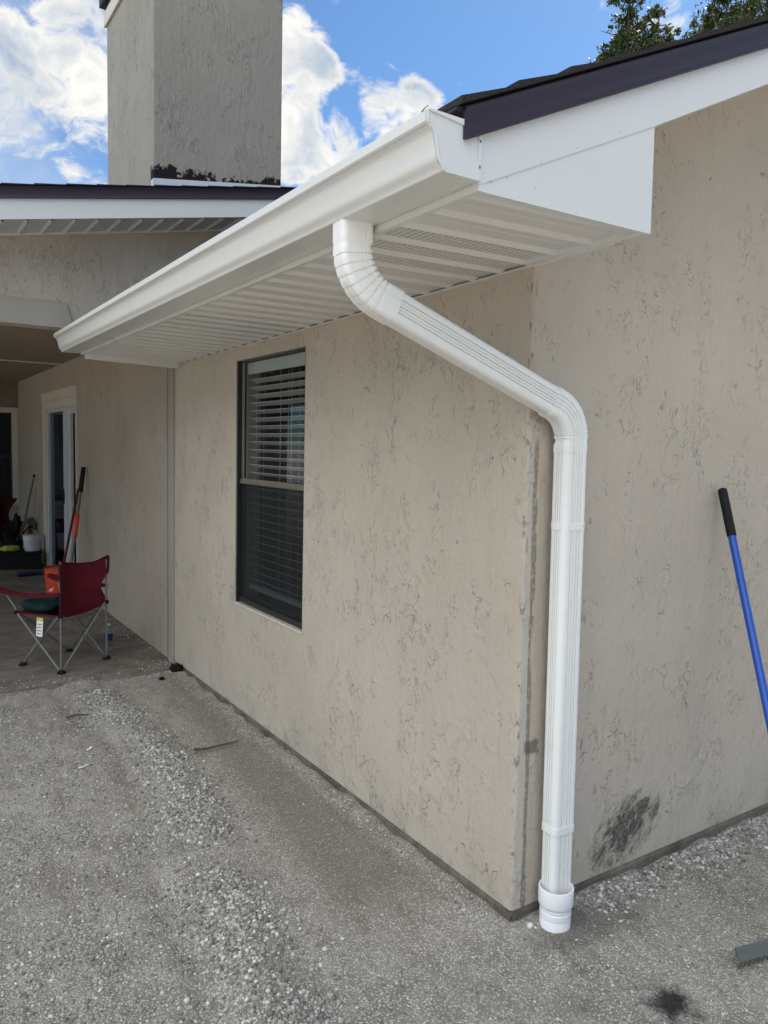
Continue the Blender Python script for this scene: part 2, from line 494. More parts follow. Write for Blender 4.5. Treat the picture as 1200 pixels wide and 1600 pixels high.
def ground_mat():
    m, g = material('crushed_shell_ground')
    p = g.coord(); px, py, pz = g.sep(p)
    big = g.noise(p, 1.6, 5, .6); mid = g.noise(g.vmul(p, (1.5, .75, 1)), 6, 6, .65, .4)
    f2 = g.noise(p, 95, 4, .75); f3 = g.noise(p, 260, 3, .7)
    vc = g.voronoi(p, 120, out='Color'); vd = g.voronoi(p, 120)
    vc2 = g.voronoi(g.vadd(p, (.3, .7, 0)), 230, out='Color')
    # bare packed dirt between the gravel ridge and the wall
    ce = (py * .10 - .86)
    bare = g.step(px - ce + (mid - .5) * .35, .25, .42) * g.step(px + (mid - .5) * .08, -.05, -.14) * g.step(py, .10, .5)
    bare = g.math('MAXIMUM', bare, g.step(g.noise(g.vadd(p, (4, 4, 0)), 2.4, 4, .6), .55, .66) * .7)
    base = g.mix(g.step(mid, .3, .7), (.208, .188, .160), (.335, .312, .275))
    base = g.mix(bare, base, g.mix(mid, (.155, .135, .108), (.240, .215, .180)))
    base = g.mix(g.step(big, .55, .75) * .3, base, (.15, .128, .102))
    st = g.step(g.sep(vc)[0], .55, .95) * g.step(vd, .45, .25)
    base = g.mix(st * (1 - bare * .75) * .75, base, (.74, .72, .68))
    base = g.mix(g.step(g.sep(vc)[1], .80, .95) * (1 - bare * .6) * .4, base, (.16, .145, .12))
    base = g.mix(g.step(g.sep(vc2)[0], .74, .95) * (1 - bare * .5) * .6, base, (.70, .68, .64))
    base = g.mix(g.step(f2, .55, .75) * .30, base, (.20, .185, .16))
    base = g.mix(g.step(f3, .58, .75) * .3, base, (.55, .54, .52))
    # soot spot
    sx = (px - .150) / .11; sy = (py + .560) / .12
    rr = g.math('SQRT', sx * sx + sy * sy)
    soot = g.step(rr + (g.noise(p, 14, 6, .7) - .5) * 1.9, .95, .25)
    base = g.mix(soot * .93, base, (.012, .012, .013))
    # darker patch of ground round the drain and along the footing
    dx = (px - .20) / .28; dy = (py + .16) / .13
    dark_patch = g.step(g.math('SQRT', dx * dx + dy * dy) + (mid - .5) * .9, 1.1, .5)
    base = g.mix(dark_patch * .5, base, (.095, .083, .068))
    h = vd * -.7 * (1 - bare * .7) + f2 * .7 + f3 * .3 + mid * .5
    g.out(g.bsdf(base, .95, .15, normal=g.bump(h, .7, .010)))
    return m


M['ground'] = ground_mat()


def gravel_mat():
    m, g = material('gravel_stone')
    t = g.attr('tone'); p = g.coord()
    c = g.ramp(t, [(0, (.11, .10, .085)), (.25, (.27, .255, .225)), (.6, (.44, .425, .39)), (1, (.86, .84, .80))])
    c = g.mix(g.noise(p, 300, 3, .6) * .5, c, (.20, .19, .17))
    g.out(g.bsdf(c, .9, .2))
    return m


M['gravel'] = gravel_mat()


def leaf_mat():
    m, g = material('oak_leaf')
    t = g.attr('tone')
    c = g.ramp(t, [(0, (.028, .042, .016)), (.5, (.062, .085, .026)), (.85, (.11, .13, .036)), (1, (.17, .14, .05))])
    b = g.bsdf(c, .6, .25)
    tl = g.node('ShaderNodeBsdfTranslucent'); g.put(tl.inputs[0], c)
    mx = g.node('ShaderNodeMixShader'); mx.inputs[0].default_value = .22
    g.t.links.new(b.s, mx.inputs[1]); g.t.links.new(tl.outputs[0], mx.inputs[2])
    g.out(V(g, mx.outputs[0]))
    return m


M['leaf'] = leaf_mat()
M['bark'] = painted('oak_bark', (.10, .08, .06), .9, .2, .5, .5, 12)

# ================================================================== SETTING : ground
GZ = -.022


def ground_h(xs, ys):
    out = np.zeros_like(xs)
    for i in range(xs.size):
        X, Y = xs.flat[i], ys.flat[i]
        if abs(X) > 8 or abs(Y) > 10: continue
        h = .010 * noise.noise(Vector((X * 1.5, Y * 1.5, 0))) + .006 * noise.noise(Vector((X * 6, Y * 6, 3))) + .003 * noise.noise(Vector((X * 22, Y * 22, 7)))
        if -3 < Y < 3.6:
            h += .026 * math.exp(-((X - float(band_center(Y))) / .11) ** 2) - .018 * math.exp(-((X - float(band_center(Y)) + .19) / .06) ** 2)
        if .15 < Y < 3.5:
            h += .010 / (1 + math.exp(-(X + .17 + .02 * math.sin(Y * 3)) / .012)) - .004
        wd_ = -X if X < 0 else (-Y if Y < 0 else 9)
        if 0 <= wd_ < .12 and Y < 3.6: h += (.012 + .030 * noise.noise(Vector((X * 6, Y * 6, 21)))) * (1 - wd_ / .12)
        h += .014 * math.exp(-(((X - .18) / .16) ** 2 + ((Y + .26) / .10) ** 2))
        h -= .014 * math.exp(-((Y - 2.06 - .12 * (X + .28)) / .020) ** 2) * (1 if -.43 < X < -.15 else 0)
        out.flat[i] = h
    return out


gx = np.concatenate([[-1500, -500, -150, -60, -25, -12, -6, -4, -3, -2.5], np.arange(-2.2, 1.9, .025), [2.2, 3, 4, 6, 12, 25, 60, 150, 500, 1500]])
gy = np.concatenate([[-1500, -500, -150, -60, -25, -12, -6, -4, -3, -2.5, -2.1, -1.8, -1.5], np.arange(-1.3, 3.8, .025), [4.2, 5, 7, 9, 13, 25, 60, 150, 500, 1500]])
GX, GY = np.meshgrid(gx, gy)
GH = GZ + ground_h(GX, GY)
mb = MB()
mb.sheet([[(GX[i, j], GY[i, j], GH[i, j]) for j in range(len(gx))] for i in range(len(gy))])
ground = struct(mb.build('ground', M['ground'], None, 180))


def gz(X, Y):
    j = min(max(np.searchsorted(gx, X) - 1, 0), len(gx) - 2); i = min(max(np.searchsorted(gy, Y) - 1, 0), len(gy) - 2)
    a = (X - gx[j]) / (gx[j + 1] - gx[j]); b = (Y - gy[i]) / (gy[i + 1] - gy[i])
    return (GH[i, j] * (1 - a) + GH[i, j + 1] * a) * (1 - b) + (GH[i + 1, j] * (1 - a) + GH[i + 1, j + 1] * a) * b


# patio slab with its broken front edge
mb = MB()
xs = [-4.6 + i * .05 for i in range(93)] + [0.03]
top, low, back = [], [], []
for X in xs:
    e = 3.575 - .055 * (X + .05) + .03 * noise.noise(Vector((X * 4, 1, 0))) + .018 * noise.noise(Vector((X * 14, 5, 0)))
    top.append((X, e, .001 + .003 * noise.noise(Vector((X * 9, 3, 1))))); low.append((X, e - .025 - .015 * noise.noise(Vector((X * 11, 9, 0))), -.05)); back.append((X, 11.45, .001))
mb.sheet([low, top, back])
struct(mb.build('patio', M['slab'], None))

# ================================================================== HOUSE
house = thing('house', (0, 0, 0), 'beige stucco house with white gutter, white soffit and dark shingle roof', 'house')
SB = .022       # bottom edge of the stucco


def grid_wall(mb, axis, plane, thick, a0, a1, z0, z1, holes):
    """wall on plane axis=plane, extending 'thick' behind it, with rectangular holes (a0,a1,z0,z1)"""
    A = sorted({a0, a1} | {h[0] for h in holes} | {h[1] for h in holes}); Z = sorted({z0, z1} | {h[2] for h in holes} | {h[3] for h in holes})
    def P(a, z, d): return (plane + d, a, z) if axis == 'x' else (a, plane + d, z)
    for i in range(len(A) - 1):
        for k in range(len(Z) - 1):
            am, zm = (A[i] + A[i + 1]) / 2, (Z[k] + Z[k + 1]) / 2
            if any(h[0] < am < h[1] and h[2] < zm < h[3] for h in holes): continue
            for dd in (0, thick):
                mb.add([P(A[i], Z[k], dd), P(A[i + 1], Z[k], dd), P(A[i + 1], Z[k + 1], dd), P(A[i], Z[k + 1], dd)], [(0, 1, 2, 3)])
    for h in list(holes) + [(a0, a1, z0, z1)]:
        c = [(h[0], h[2]), (h[1], h[2]), (h[1], h[3]), (h[0], h[3])]
        for i in range(4):
            p, q = c[i], c[(i + 1) % 4]
            mb.add([P(*p, 0), P(*q, 0), P(*q, thick), P(*p, thick)], [(0, 1, 2, 3)])


WIN = (1.632, 2.542, .686, 2.172)
mb = MB()
grid_wall(mb, 'x', 0.0, .15, .15, 3.70, SB, 2.60, [WIN])
# rounded, slightly uneven outside corner joining the two walls
zs = [SB + i * (2.60 - SB) / 70 for i in range(71)]
rows = []
for zz in zs:
    jj = .0035 * noise.noise(Vector((0, 0, zz * 9))) + .002 * noise.noise(Vector((3, 0, zz * 35)))
    rr = .012
    pts = [(0, .15, zz), (0, .03, zz)]
    for k in range(6):
        a = math.pi / 2 * k / 5
        pts.append((rr - rr * math.cos(a) + jj * math.sin(2 * a), rr - rr * math.sin(a) + jj * math.sin(2 * a), zz))
    pts.append((.03, 0, zz))
    rows.append(pts)
mb.sheet(rows)
# gable wall : polygon up to the rake
RK = .483


def rake_bot(X): return 2.567 + RK * X
RIDGE = 5.0


def zr(X): return rake_bot(X) + .06 if X <= RIDGE else rake_bot(2 * RIDGE - X) + .06


poly = [(.03, 0, SB), (10.0, 0, SB), (10.0, 0, zr(10.0)), (RIDGE, 0, zr(RIDGE)), (.03, 0, zr(.03))]
mb.add(poly, [(0, 1, 2, 3, 4)])
mb.build('wall', M['stucco'], house, 35)

# patio side wall, far wall, gable wall above the patio opening
DOOR = (7.02, 8.92, .0, 2.17)
FW = (-.215, -.085, .71, 2.105)
mb = MB()
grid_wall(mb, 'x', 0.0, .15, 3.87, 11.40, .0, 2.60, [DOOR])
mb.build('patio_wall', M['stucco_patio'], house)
FWIN = (-.78, -.088, .70, 2.105)
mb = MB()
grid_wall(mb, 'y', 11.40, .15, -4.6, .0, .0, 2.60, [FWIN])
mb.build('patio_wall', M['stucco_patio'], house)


def prz(X): return 3.202 + .19 * (X + 1.178)     # top of the patio rake


mb = MB()
gp = [(-4.4, 2.44), (0.16, 2.44), (.16, 2.62), (2.6, 2.62), (2.6, prz(2.6) - .14), (-4.4, prz(-4.4) - .14)]
mb.prism([(a, 3.80, b) for a, b in gp], (0, .15, 0))
mb.build('gable_wall', M['stucco'], house)
mb = MB()
mb.prism([(-4.4, 3.778, 2.438), (-.684, 3.778, 2.438), (-.728, 3.778, 2.608), (-4.4, 3.778, 2.608)], (0, .02, 0))
mb.build('header_board', M['header'], house, bevel=.004)
# patio ceiling
mb = MB(); mb.box(-4.6, 0, 3.95, 11.40, 2.585, 2.60)
ceil = mb.build('patio_ceiling', M['patio_ceiling'], house)
mb = MB(); mb.box(-4.6, 0, 7.86, 7.90, 2.573, 2.585)
mb.build('joint_strip', M['cream'], ceil)
mb = MB(); mb.box(-4.6, .0, 11.28, 11.398, 2.20, 2.54); mb.box(-4.6, 0, 11.30, 11.398, 2.54, 2.584); mb.box(-4.6, .0, 11.272, 11.28, 2.37, 2.385)
mb.build('beam', M['dark_beam'], house)

# footing
mb = MB()
for k in range(2):
    pts_o, n_ = [], 60
    rows = []
    for i in range(n_ + 1):
        t_ = i / n_
        if k == 0: X, Y, nx, ny = 0, 3.68 - t_ * 3.686, -1, 0
        else: X, Y, nx, ny = -.006 + t_ * 6, 0, 0, -1
        w = .007 + .004 * noise.noise(Vector((X * 7, Y * 7, 4)))
        lo = .010 + .006 * noise.noise(Vector((X * 5, Y * 5, 9)))
        rows.append([(X - nx * .03, Y - ny * .03, SB - .002), (X + nx * (w - .009), Y + ny * (w - .009), SB - .002), (X + nx * w, Y + ny * w, SB - .012), (X + nx * (w + lo), Y + ny * (w + lo), GZ - .04)])
    mb.sheet(rows)
mb.build('footing', M['footing'], house)

# vertical trim board where the patio begins
mb = MB(); mb.box(-.020, .15, 3.70, 3.80, SB - .02, 2.236); mb.box(-.014, .15, 3.80, 3.812, .0, 2.236)
mb.build('trim_board', M['header'], house, bevel=.002)
mb = MB(); mb.box(-.006, .15, 3.812, 3.87, .0, 2.60)
mb.build('joint_cover', M['dark_beam'], house)

# ------------------------------------------------------------------ main roof
EX = -.66        # fascia face
RY = -.487       # rake face
YF = 3.62        # far end of the eave box


def white_top(X): return 2.377 + .466 * (X + .661)


mb = MB()
for sgn in (0, 1):
    n_ = 34
    for i in range(n_):
        x0 = -.735 + i * (RIDGE + .735) / n_; x1 = -.735 + (i + 1) * (RIDGE + .735) / n_
        def zt(X): return white_top(X) + .078
        if sgn: xa, xb = 2 * RIDGE - x0, 2 * RIDGE - x1
        else: xa, xb = x0, x1
        lip = .012; ye = 3.78 if (not sgn and x0 < .12) else 13
        yj = RY - .022 + .008 * noise.noise(Vector((x0 * 3, sgn, 2)))
        za, zb = zt(x0), zt(x1)
        mb.add([(xa, yj, za + .001), (xb, yj, zb + .001), (xb, ye, zb), (xa, ye, za), (xa, yj, za + .006 + lip), (xb, yj, zb + .006), (xb, ye, zb + .006), (xa, ye, za + .006 + lip)],
               [(0, 1, 2, 3), (4, 7, 6, 5), (0, 4, 5, 1), (1, 5, 6, 2), (0, 3, 7, 4), (2, 6, 7, 3)])
roof = mb.build('roof', M['shingle'], house)
# roof deck below (keeps daylight out)
mb = MB()
mb.prism([(-.65, RY + .02, 2.41), (.12, RY + .02, white_top(.12) + .03), (.12, RY + .02, white_top(.12) - .02), (-.65, RY + .02, 2.37)], (0, 3.78 - RY - .02, 0))
mb.prism([(.12, RY + .02, white_top(.12) + .03), (RIDGE, RY + .02, white_top(RIDGE) + .03), (2 * RIDGE + .65, RY + .02, 2.41), (2 * RIDGE + .65, RY + .02, 2.37), (RIDGE, RY + .02, white_top(RIDGE) - .02), (.12, RY + .02, white_top(.12) - .02)], (0, 13, 0))
mb.build('roof_deck', M['dark_beam'], roof)
# brown drip edge along the rake: lipped metal profile swept up the slope
mb = MB()
prof = [(0.0, .078), (-.004, .076), (-.012, .070), (-.012, .064), (-.009, .060), (-.009, .016), (-.013, .008), (-.018, .000), (-.014, -.003), (-.004, .002), (0, .004)]
for sgn in (0, 1):
    rows = []
    for X in (-.715, .8, 2.6, RIDGE):
        rows.append([((2 * RIDGE - X) if sgn else X, RY - .002 + a, white_top(X) + b) for a, b in prof])
    mb.rings(rows, True)
# eave leg behind the gutter
mb.box(-.735, -.664, RY - .004, YF, 2.415, 2.424); mb.box(-.672, -.664, RY - .004, YF, 2.36, 2.415)
mb.build('drip_edge', M['brown'], roof, 40)
# rake board (upper coil) and return panel below it
mb = MB()
mb.prism([(EX - .002, RY, 2.266), (-.041, RY, 2.549), (RIDGE, RY, rake_bot(RIDGE)), (2 * RIDGE + .05, RY, 2.549), (2 * RIDGE + .66, RY, 2.26), (2 * RIDGE + .66, RY, white_top(-.66)), (RIDGE, RY, white_top(RIDGE)), (EX - .002, RY, white_top(EX) + .004)], (0, .022, 0))
# rake soffit
for sgn in (0, 1):
    def xx(X): return 2 * RIDGE - X if sgn else X
    mb.add([(xx(-.03), RY + .022, rake_bot(-.03) + .006), (xx(-.03), .0, rake_bot(-.03) + .006), (xx(RIDGE), .0, rake_bot(RIDGE) + .006), (xx(RIDGE), RY + .022, rake_bot(RIDGE) + .006)], [(0, 1, 2, 3)])
rake = mb.build('rake_board', M['trim'], roof)
for (X, Z) in ((-.621, 2.283), (-.572, 2.304), (-.466, 2.361), (-.339, 2.422), (-.183, 2.500), (-.478, 2.297)):
    mb = MB(); mb.lathe((0, 0, 0), [(.0026, 0), (.0018, .0015)], 8)
    mb.v = [(X + vx, RY - vz + (.003 if Z == 2.297 else 0), Z + vy) for vx, vy, vz in mb.v]
    mb.build('nail_head', M['alu'], roof)
mb = MB()
mb.prism([(EX + .012, RY + .003, 2.254), (-.036, RY + .003, 2.262), (-.041, RY + .003, 2.556), (EX + .012, RY + .003, 2.275)], (0, .018, 0))
mb.box(-.054, -.036, RY + .021, 0, 2.268, 2.556)
mb.build('return_panel', M['trim'], roof)
# fascia
SEAM = .555
mb = MB()
mb.box(EX, EX + .016, RY + .001, SEAM, 2.254, 2.40)
mb.box(EX + .003, EX + .017, SEAM + .004, 3.70, 2.2565, 2.40)
mb.box(EX + .003, EX + .03, 3.70, 3.715, 2.262, 2.40)
mb.build('fascia', M['gutter'], roof)

# soffit with V grooves running wall to fascia


def sof_z(X, Y):
    t_ = (X + .66) / .66
    return (1 - t_) * 2.2565 + t_ * (2.272 - .0098 * Y)


mb = MB()
prof = []
k = 0
Y = SOF_Y0 - .05
stops = [(RY + .012, 0)]
j = 0
while True:
    y0 = SOF_Y0 + j * .143
    if y0 + .03 > YF - .02: break
    for dy, dz in ((0, 0), (.018, -.0105), (.021, -.0105), (.023, 0)): stops.append((y0 + dy, dz))
    for dy, dz in ((.082, 0), (.0835, .003), (.0855, .003), (.087, 0)): stops.append((y0 + dy, dz))
    j += 1
stops.append((YF - .003, 0))
mb.sheet([[(X, yy, sof_z(X, yy) + .0085 + dz) for X in (-.646, -.40, -.2, -.012)] for yy, dz in stops])
sof = mb.build('soffit', M['soffit'], roof)
mb = MB()
# J channel at the wall, frame strip at the near and far end
mb.prism([(-.022, RY + .16, sof_z(0, -.3) - .004), (-.001, RY + .16, sof_z(0, -.3) - .004), (-.001, RY + .16, sof_z(0, -.3) + .012), (-.022, RY + .16, sof_z(0, -.3) - .001)], (0, 3.45, -.034))
mb.prism([(-.062, RY + .022, sof_z(0, -.4) - .009), (-.037, RY + .022, sof_z(0, -.4) - .009), (-.002, -.005, sof_z(0, -.4) - .012), (-.024, -.005, sof_z(0, -.4) - .012)], (0, 0, .02))
mb.prism([(-.646, YF, 2.226), (-.0, YF, 2.208), (-.0, YF, 2.246), (-.646, YF, 2.262)], (0, .016, 0))
mb.build('soffit_trim', M['gutter'], sof)
mb = MB(); mb.box(-.644, -.0, YF + .018, YF + .032, 2.235, 2.40); mb.build('end_board', M['header'], roof)

# ------------------------------------------------------------------ gutter
GB, GY0, GY1 = 2.273, RY - .002, 3.765
kp = [(.0, .112), (.0, .0), (.104, .0), (.107, .002), (.110, .009), (.1165, .016), (.1220, .0225), (.1255, .030), (.1265, .040), (.1285, .052), (.1315, .064), (.1355, .076), (.1405, .086), (.1455, .0895), (.1455, .0925), (.153, .0935), (.1565, .097), (.1565, .1175), (.1545, .1205), (.151, .121), (.141, .119), (.140, .113)]
inner = [(.138, .1125), (.1395, .1165)][:0]


def off(pl, t_):
    res = []
    for i, p in enumerate(pl):
        a = Vector(pl[max(i - 1, 0)]); b = Vector(pl[min(i + 1, len(pl) - 1)]); dd = (b - a).normalized()
        res.append((p[0] - dd.y * t_, p[1] + dd.x * t_))
    return res


loop = kp + off(kp, .0016)[::-1]
ys_ = [GY0 + i * (GY1 - GY0) / 40 for i in range(41)]
mb = MB()
mb.rings([[(EX - .003 - a, yy, GB + b + .0012 * noise.noise(Vector((yy * 1.7, b * 8, 1)))) for a, b in loop] for yy in ys_], True)
gut = mb.build('gutter', M['gutter'], house, 32)
gut['label'] = 'long white K-style gutter along the eave'
for yy, s_ in ((GY0, -1), (GY1, 1)):
    mb = MB()
    cp = [(a, b) for a, b in kp if not (a == .141 or a == .140)]
    mb.prism([(EX - .003 - a, yy + s_ * .0015, GB + b) for a, b in cp], (0, s_ * .0015, 0))
    # crimped flange round the profile
    fl = [(a, b) for a, b in kp[1:-2]]
    rows = []
    for i, (a, b) in enumerate(fl):
        wob = .0012 * math.sin(i * 2.1)
        rows.append([(EX - .003 - a - .0005, yy + s_ * .004, GB + b), (EX - .003 - a + .006 + wob, yy + s_ * .0055, GB + b + .002), (EX - .003 - a + .010 + wob, yy + s_ * .003, GB + b + .003)])
    if s_ < 0: mb.sheet(rows[2:])
    mb.box(EX - .010, EX - .002, yy + s_ * .004 - .003, yy + s_ * .004 + .003, GB - .001, GB + .122)
    mb.prism([(EX - .003, yy + s_ * .003, GB + .106), (EX - .003, yy + s_ * .003, GB + .123), (EX - .150, yy + s_ * .003, GB + .1235), (EX - .150, yy + s_ * .003, GB + .119)], (0, s_ * .004, 0))
    mb.build('end_cap', M['trim'], gut)
for Z in (.028, .085):
    mb = MB(); mb.box(EX - .0085, EX - .0045, GY0 - .0085, GY0 - .0065, GB + Z - .002, GB + Z + .004)
    mb.build('rivet', M['steel'], gut)
# curled shingle scrap at the lip
mb = MB()
mb.prism([(-.823, RY + .002, 2.394), (-.816, RY + .02, 2.395), (-.812, RY + .01, 2.403), (-.808, RY + .004, 2.408)], (.004, .004, .001))
mb.build('debris', M['shingle'], gut)

# ------------------------------------------------------------------ downspout
def rrect(w, d_, r, ridges_u, ridges_v, depth, n_face=72, ncorner=6):
    """rounded rectangle profile; ridges as cosine grooves on the faces"""
    pts = []
    def face(p0, p1, nrm, ridges):
        L = (Vector(p1) - Vector(p0)).length
        for i in range(n_face):
            t_ = i / n_face
            p = Vector(p0).lerp(Vector(p1), t_)
            dz = 0
            if ridges:
                m0 = .10
                if m0 < t_ < 1 - m0:
                    s_ = (t_ - m0) / (1 - 2 * m0)
                    dz = -depth * max(0.0, min(1.0, (.5 - .5 * math.cos(2 * math.pi * ridges * s_) - .50) / .22))
            pts.append((p.x + nrm[0] * dz, p.y + nrm[1] * dz))
    def corner(cx, cy, a0):
        for i in range(ncorner):
            a = a0 + math.pi / 2 * i / ncorner
            pts.append((cx + r * math.cos(a), cy + r * math.sin(a)))
    W, D = w / 2, d_ / 2
    face((W, -D + r), (W, D - r), (1, 0), ridges_v); corner(W - r, D - r, 0)
    face((W - r, D), (-W + r, D), (0, 1), ridges_u); corner(-W + r, D - r, math.pi / 2)
    face((-W, D - r), (-W, -D + r), (-1, 0), ridges_v); corner(-W + r, -D + r, math.pi)
    face((-W + r, -D), (W - r, -D), (0, -1), ridges_u); corner(W - r, -D + r, 1.5 * math.pi)
    return pts


P0, P1, P2, P3 = Vector((-.718, -.020, 2.276)), Vector((-.718, -.022, 2.112)), Vector((.131, -.066, 1.786)), Vector((.150, -.068, .075))
hdir = Vector((P2.x - P1.x, P2.y - P1.y, 0)).normalized()
BN = Vector((hdir.y, -hdir.x, 0))      # faces the viewer side (-Y)


def fillet(a, b, c, rad, n=24):
    u, v = (a - b).normalized(), (c - b).normalized()
    ang = u.angle(v); tl = rad / math.tan(ang / 2)
    p, q = b + u * tl, b + v * tl
    cen = b + (u + v).normalized() * (rad / math.sin(ang / 2))
    res = []
    s0, s1 = p - cen, q - cen
    for i in range(n + 1):
        t_ = i / n; w = s0.angle(s1)
        res.append(cen + (s0 * math.sin((1 - t_) * w) + s1 * math.sin(t_ * w)) / math.sin(w))
    return p, q, res


def sweep(mb, path, profs):
    rings = []
    for i, p in enumerate(path):
        t_ = (path[min(i + 1, len(path) - 1)] - path[max(i - 1, 0)]).normalized()
        b = (BN - t_ * BN.dot(t_)).normalized(); nn = b.cross(t_)
        rings.append([p + nn * u + b * v for u, v in profs(i)])
    mb.rings(rings, True)


def dense(a, b, n): return [a.lerp(b, i / n) for i in range(n + 1)]


PW, PD = .100, .076
ridged = rrect(PW, PD, .019, 4, 3, .0065)
ridged_in = rrect(PW * .955, PD * .945, .018, 5, 3, .0058)
smooth_ = rrect(PW, PD, .017, 0, 0, 0)
fineridge = rrect(PW * 1.0, PD * 1.0, .018, 4, 3, .0045)
p, q, arcA = fillet(P0, P1, P2, .140, 96)
p2, q2, arcB = fillet(P1, P2, P3, .118, 110)
dirD = (P2 - P1).normalized()
# vertical run
mb = MB(); vtop = q2 + (P3 - P2).normalized() * .045
vj = P2.lerp(P3, (P2.z - .338) / (P2.z - P3.z))
path = dense(vtop, vj, 20)
sweep(mb, path, lambda i: ridged)
downspout = mb.build('downspout', M['downspout'], house, 80)
downspout['label'] = 'white ribbed downspout running down beside the wall corner'
mb = MB(); sweep(mb, dense(vj + Vector((0, 0, .03)), P3, 6), lambda i: ridged_in); mb.build('lower_pipe', M['downspout'], downspout, 80)
# sloping run
sA, sB = q + dirD * .05, p2 - dirD * .030
mb = MB(); sweep(mb, dense(sA - dirD * .03, sB + dirD * .02, 14), lambda i: ridged_in); mb.build('sloping_pipe', M['downspout'], downspout, 80)
# upper elbow with deep crimps
pathA = dense(P0, p, 10)[:-1] + arcA + dense(q, sA, 6)[1:]
NA = len(arcA)


def profA(i):
    k = i - 10
    f = 0.0
    if -2 <= k <= NA + 2:
        ph = (k + 2) / (NA + 4) * 8.0
        fr_ = ph - math.floor(ph)
        f = -(1 - fr_) ** 3 * 1.0 if 0 < ph < 8 else 0
    res = []
    for (u, v) in smooth_:
        # crimps bite deeper on the inside of the bend (u>0), shallow on the back
        wgt = .25 + .75 * max(0.0, min(1.0, .55 + u / PW))
        s_ = 1 + f * .14 * wgt
        # seam groove down the front face
        gv = -.0016 if (v > 0 and abs(u - .012) < .004) or (v > 0 and abs(u - .022) < .003) else 0
        if u < 0 and abs(abs(v) - .012) < .004: gv2 = .0016
        else: gv2 = 0
        res.append((u * s_ + gv2, (v * s_ + gv)))
    return res


mb = MB(); sweep(mb, pathA, profA); mb.build('elbow', M['downspout'], downspout, 38)
# lower elbow: many fine crimps, ribs run through
pathB = dense(sB, p2, 6)[:-1] + arcB + dense(q2, vtop + Vector((0, 0, -.005)), 6)[1:]
NB = len(arcB)


def profB(i):
    k = i - 6
    f = 0.0
    if 0 <= k <= NB + 1:
        ph = k / NB * 11.0; fr_ = ph - math.floor(ph)
        f = -(1 - fr_) ** 3
    res = []
    for (u, v) in fineridge:
        wgt = .30 + .70 * max(0.0, min(1.0, .5 - u / PW))
        s_ = 1.03 + f * .11 * wgt
        res.append((u * s_, v * s_))
    return res


mb = MB(); sweep(mb, pathB, profB); mb.build('elbow', M['downspout'], downspout, 38)
# straps
band = rrect(PW + .002, PD + .003, .019, 0, 0, 0)
for zc in (1.405, .330):
    c_ = P2.lerp(P3, (P2.z - zc) / (P2.z - P3.z))
    mb = MB(); sweep(mb, [c_ + Vector((0, 0, .013)), c_ - Vector((0, 0, .013))], lambda i: band)
    mb.box(c_.x, c_.x + .03, -.036, -.0015, zc - .012, zc + .012)
    st = mb.build('strap', M['downspout'], downspout, 50)
    mb = MB(); mb.lathe((0, 0, 0), [(.004, 0), (.004, .002), (.002, .0035)], 8)
    mb.v = [(c_.x + .030 + a, c_.y - PD / 2 - .0025 - z_, zc + .002 + b) for a, b, z_ in mb.v]
    mb.build('screw', M['galv'], st, 40)

# ------------------------------------------------------------------ window
win = None
y0, y1, z0, z1 = WIN
mb = MB()
mb.box(.006, .060, y0, y0 + .016, z0, z1); mb.box(.006, .034, y1 - .014, y1, z0, z1)
mb.box(.028, .060, y0 + .016, y1 - .014, z1 - .008, z1); mb.box(.022, .085, y0 + .016, y1 - .014, z0, z0 + .034)
# inner sash stiles
mb.box(.036, .056, y1 - .034, y1 - .001, z0 + .034, 1.425); mb.box(.040, .062, y0 + .016, y0 + .032, z0 + .034, 1.425); mb.box(.040, .062, y0 + .032, y1 - .034, z0 + .034, z0 + .062)
mb.box(.050, .058, y1 - .022, y1 - .014, 1.465, z1 - .012); mb.box(.050, .058, y0 + .016, y0 + .026, 1.465, z1 - .012)
win = mb.build('window', M['bronze'], house, bevel=.0012)
win['label'] = 'tall single-hung window with white blinds and dark frame'
mb = MB(); mb.box(.026, .058, y0 + .016, y1 - .001, 1.425, 1.458); mb.box(.020, .026, y0 + .016, y1 - .014, 1.430, 1.440)
mb.build('meeting_rail', M['rail'], win, bevel=.0015)
def pane_x(X, a, b, c, e, mat, par):
    mb = MB(); mb.add([(X, a, c), (X, b, c), (X, b, e), (X, a, e)], [(0, 1, 2, 3)]); return mb.build('pane', mat, par)


pane_x(.056, y0 + .018, y1 - .016, 1.455, z1 - .012, M['pane'], win)
pane_x(.052, y0 + .03, y1 - .030, z0 + .06, 1.428, M['pane'], win)
mb = MB(); mb.add([(.034, y0 + .016, z0 + .034), (.034, y1 - .014, z0 + .034), (.034, y1 - .014, 1.426), (.034, y0 + .016, 1.426)], [(0, 1, 2, 3)]); mb.build('insect_screen', M['screen'], win)
mb = MB(); mb.box(-.006, .028, y0 - .004, y1 + .002, z0 - .010, z0 - .001); mb.build('sill', M['cream'], win)
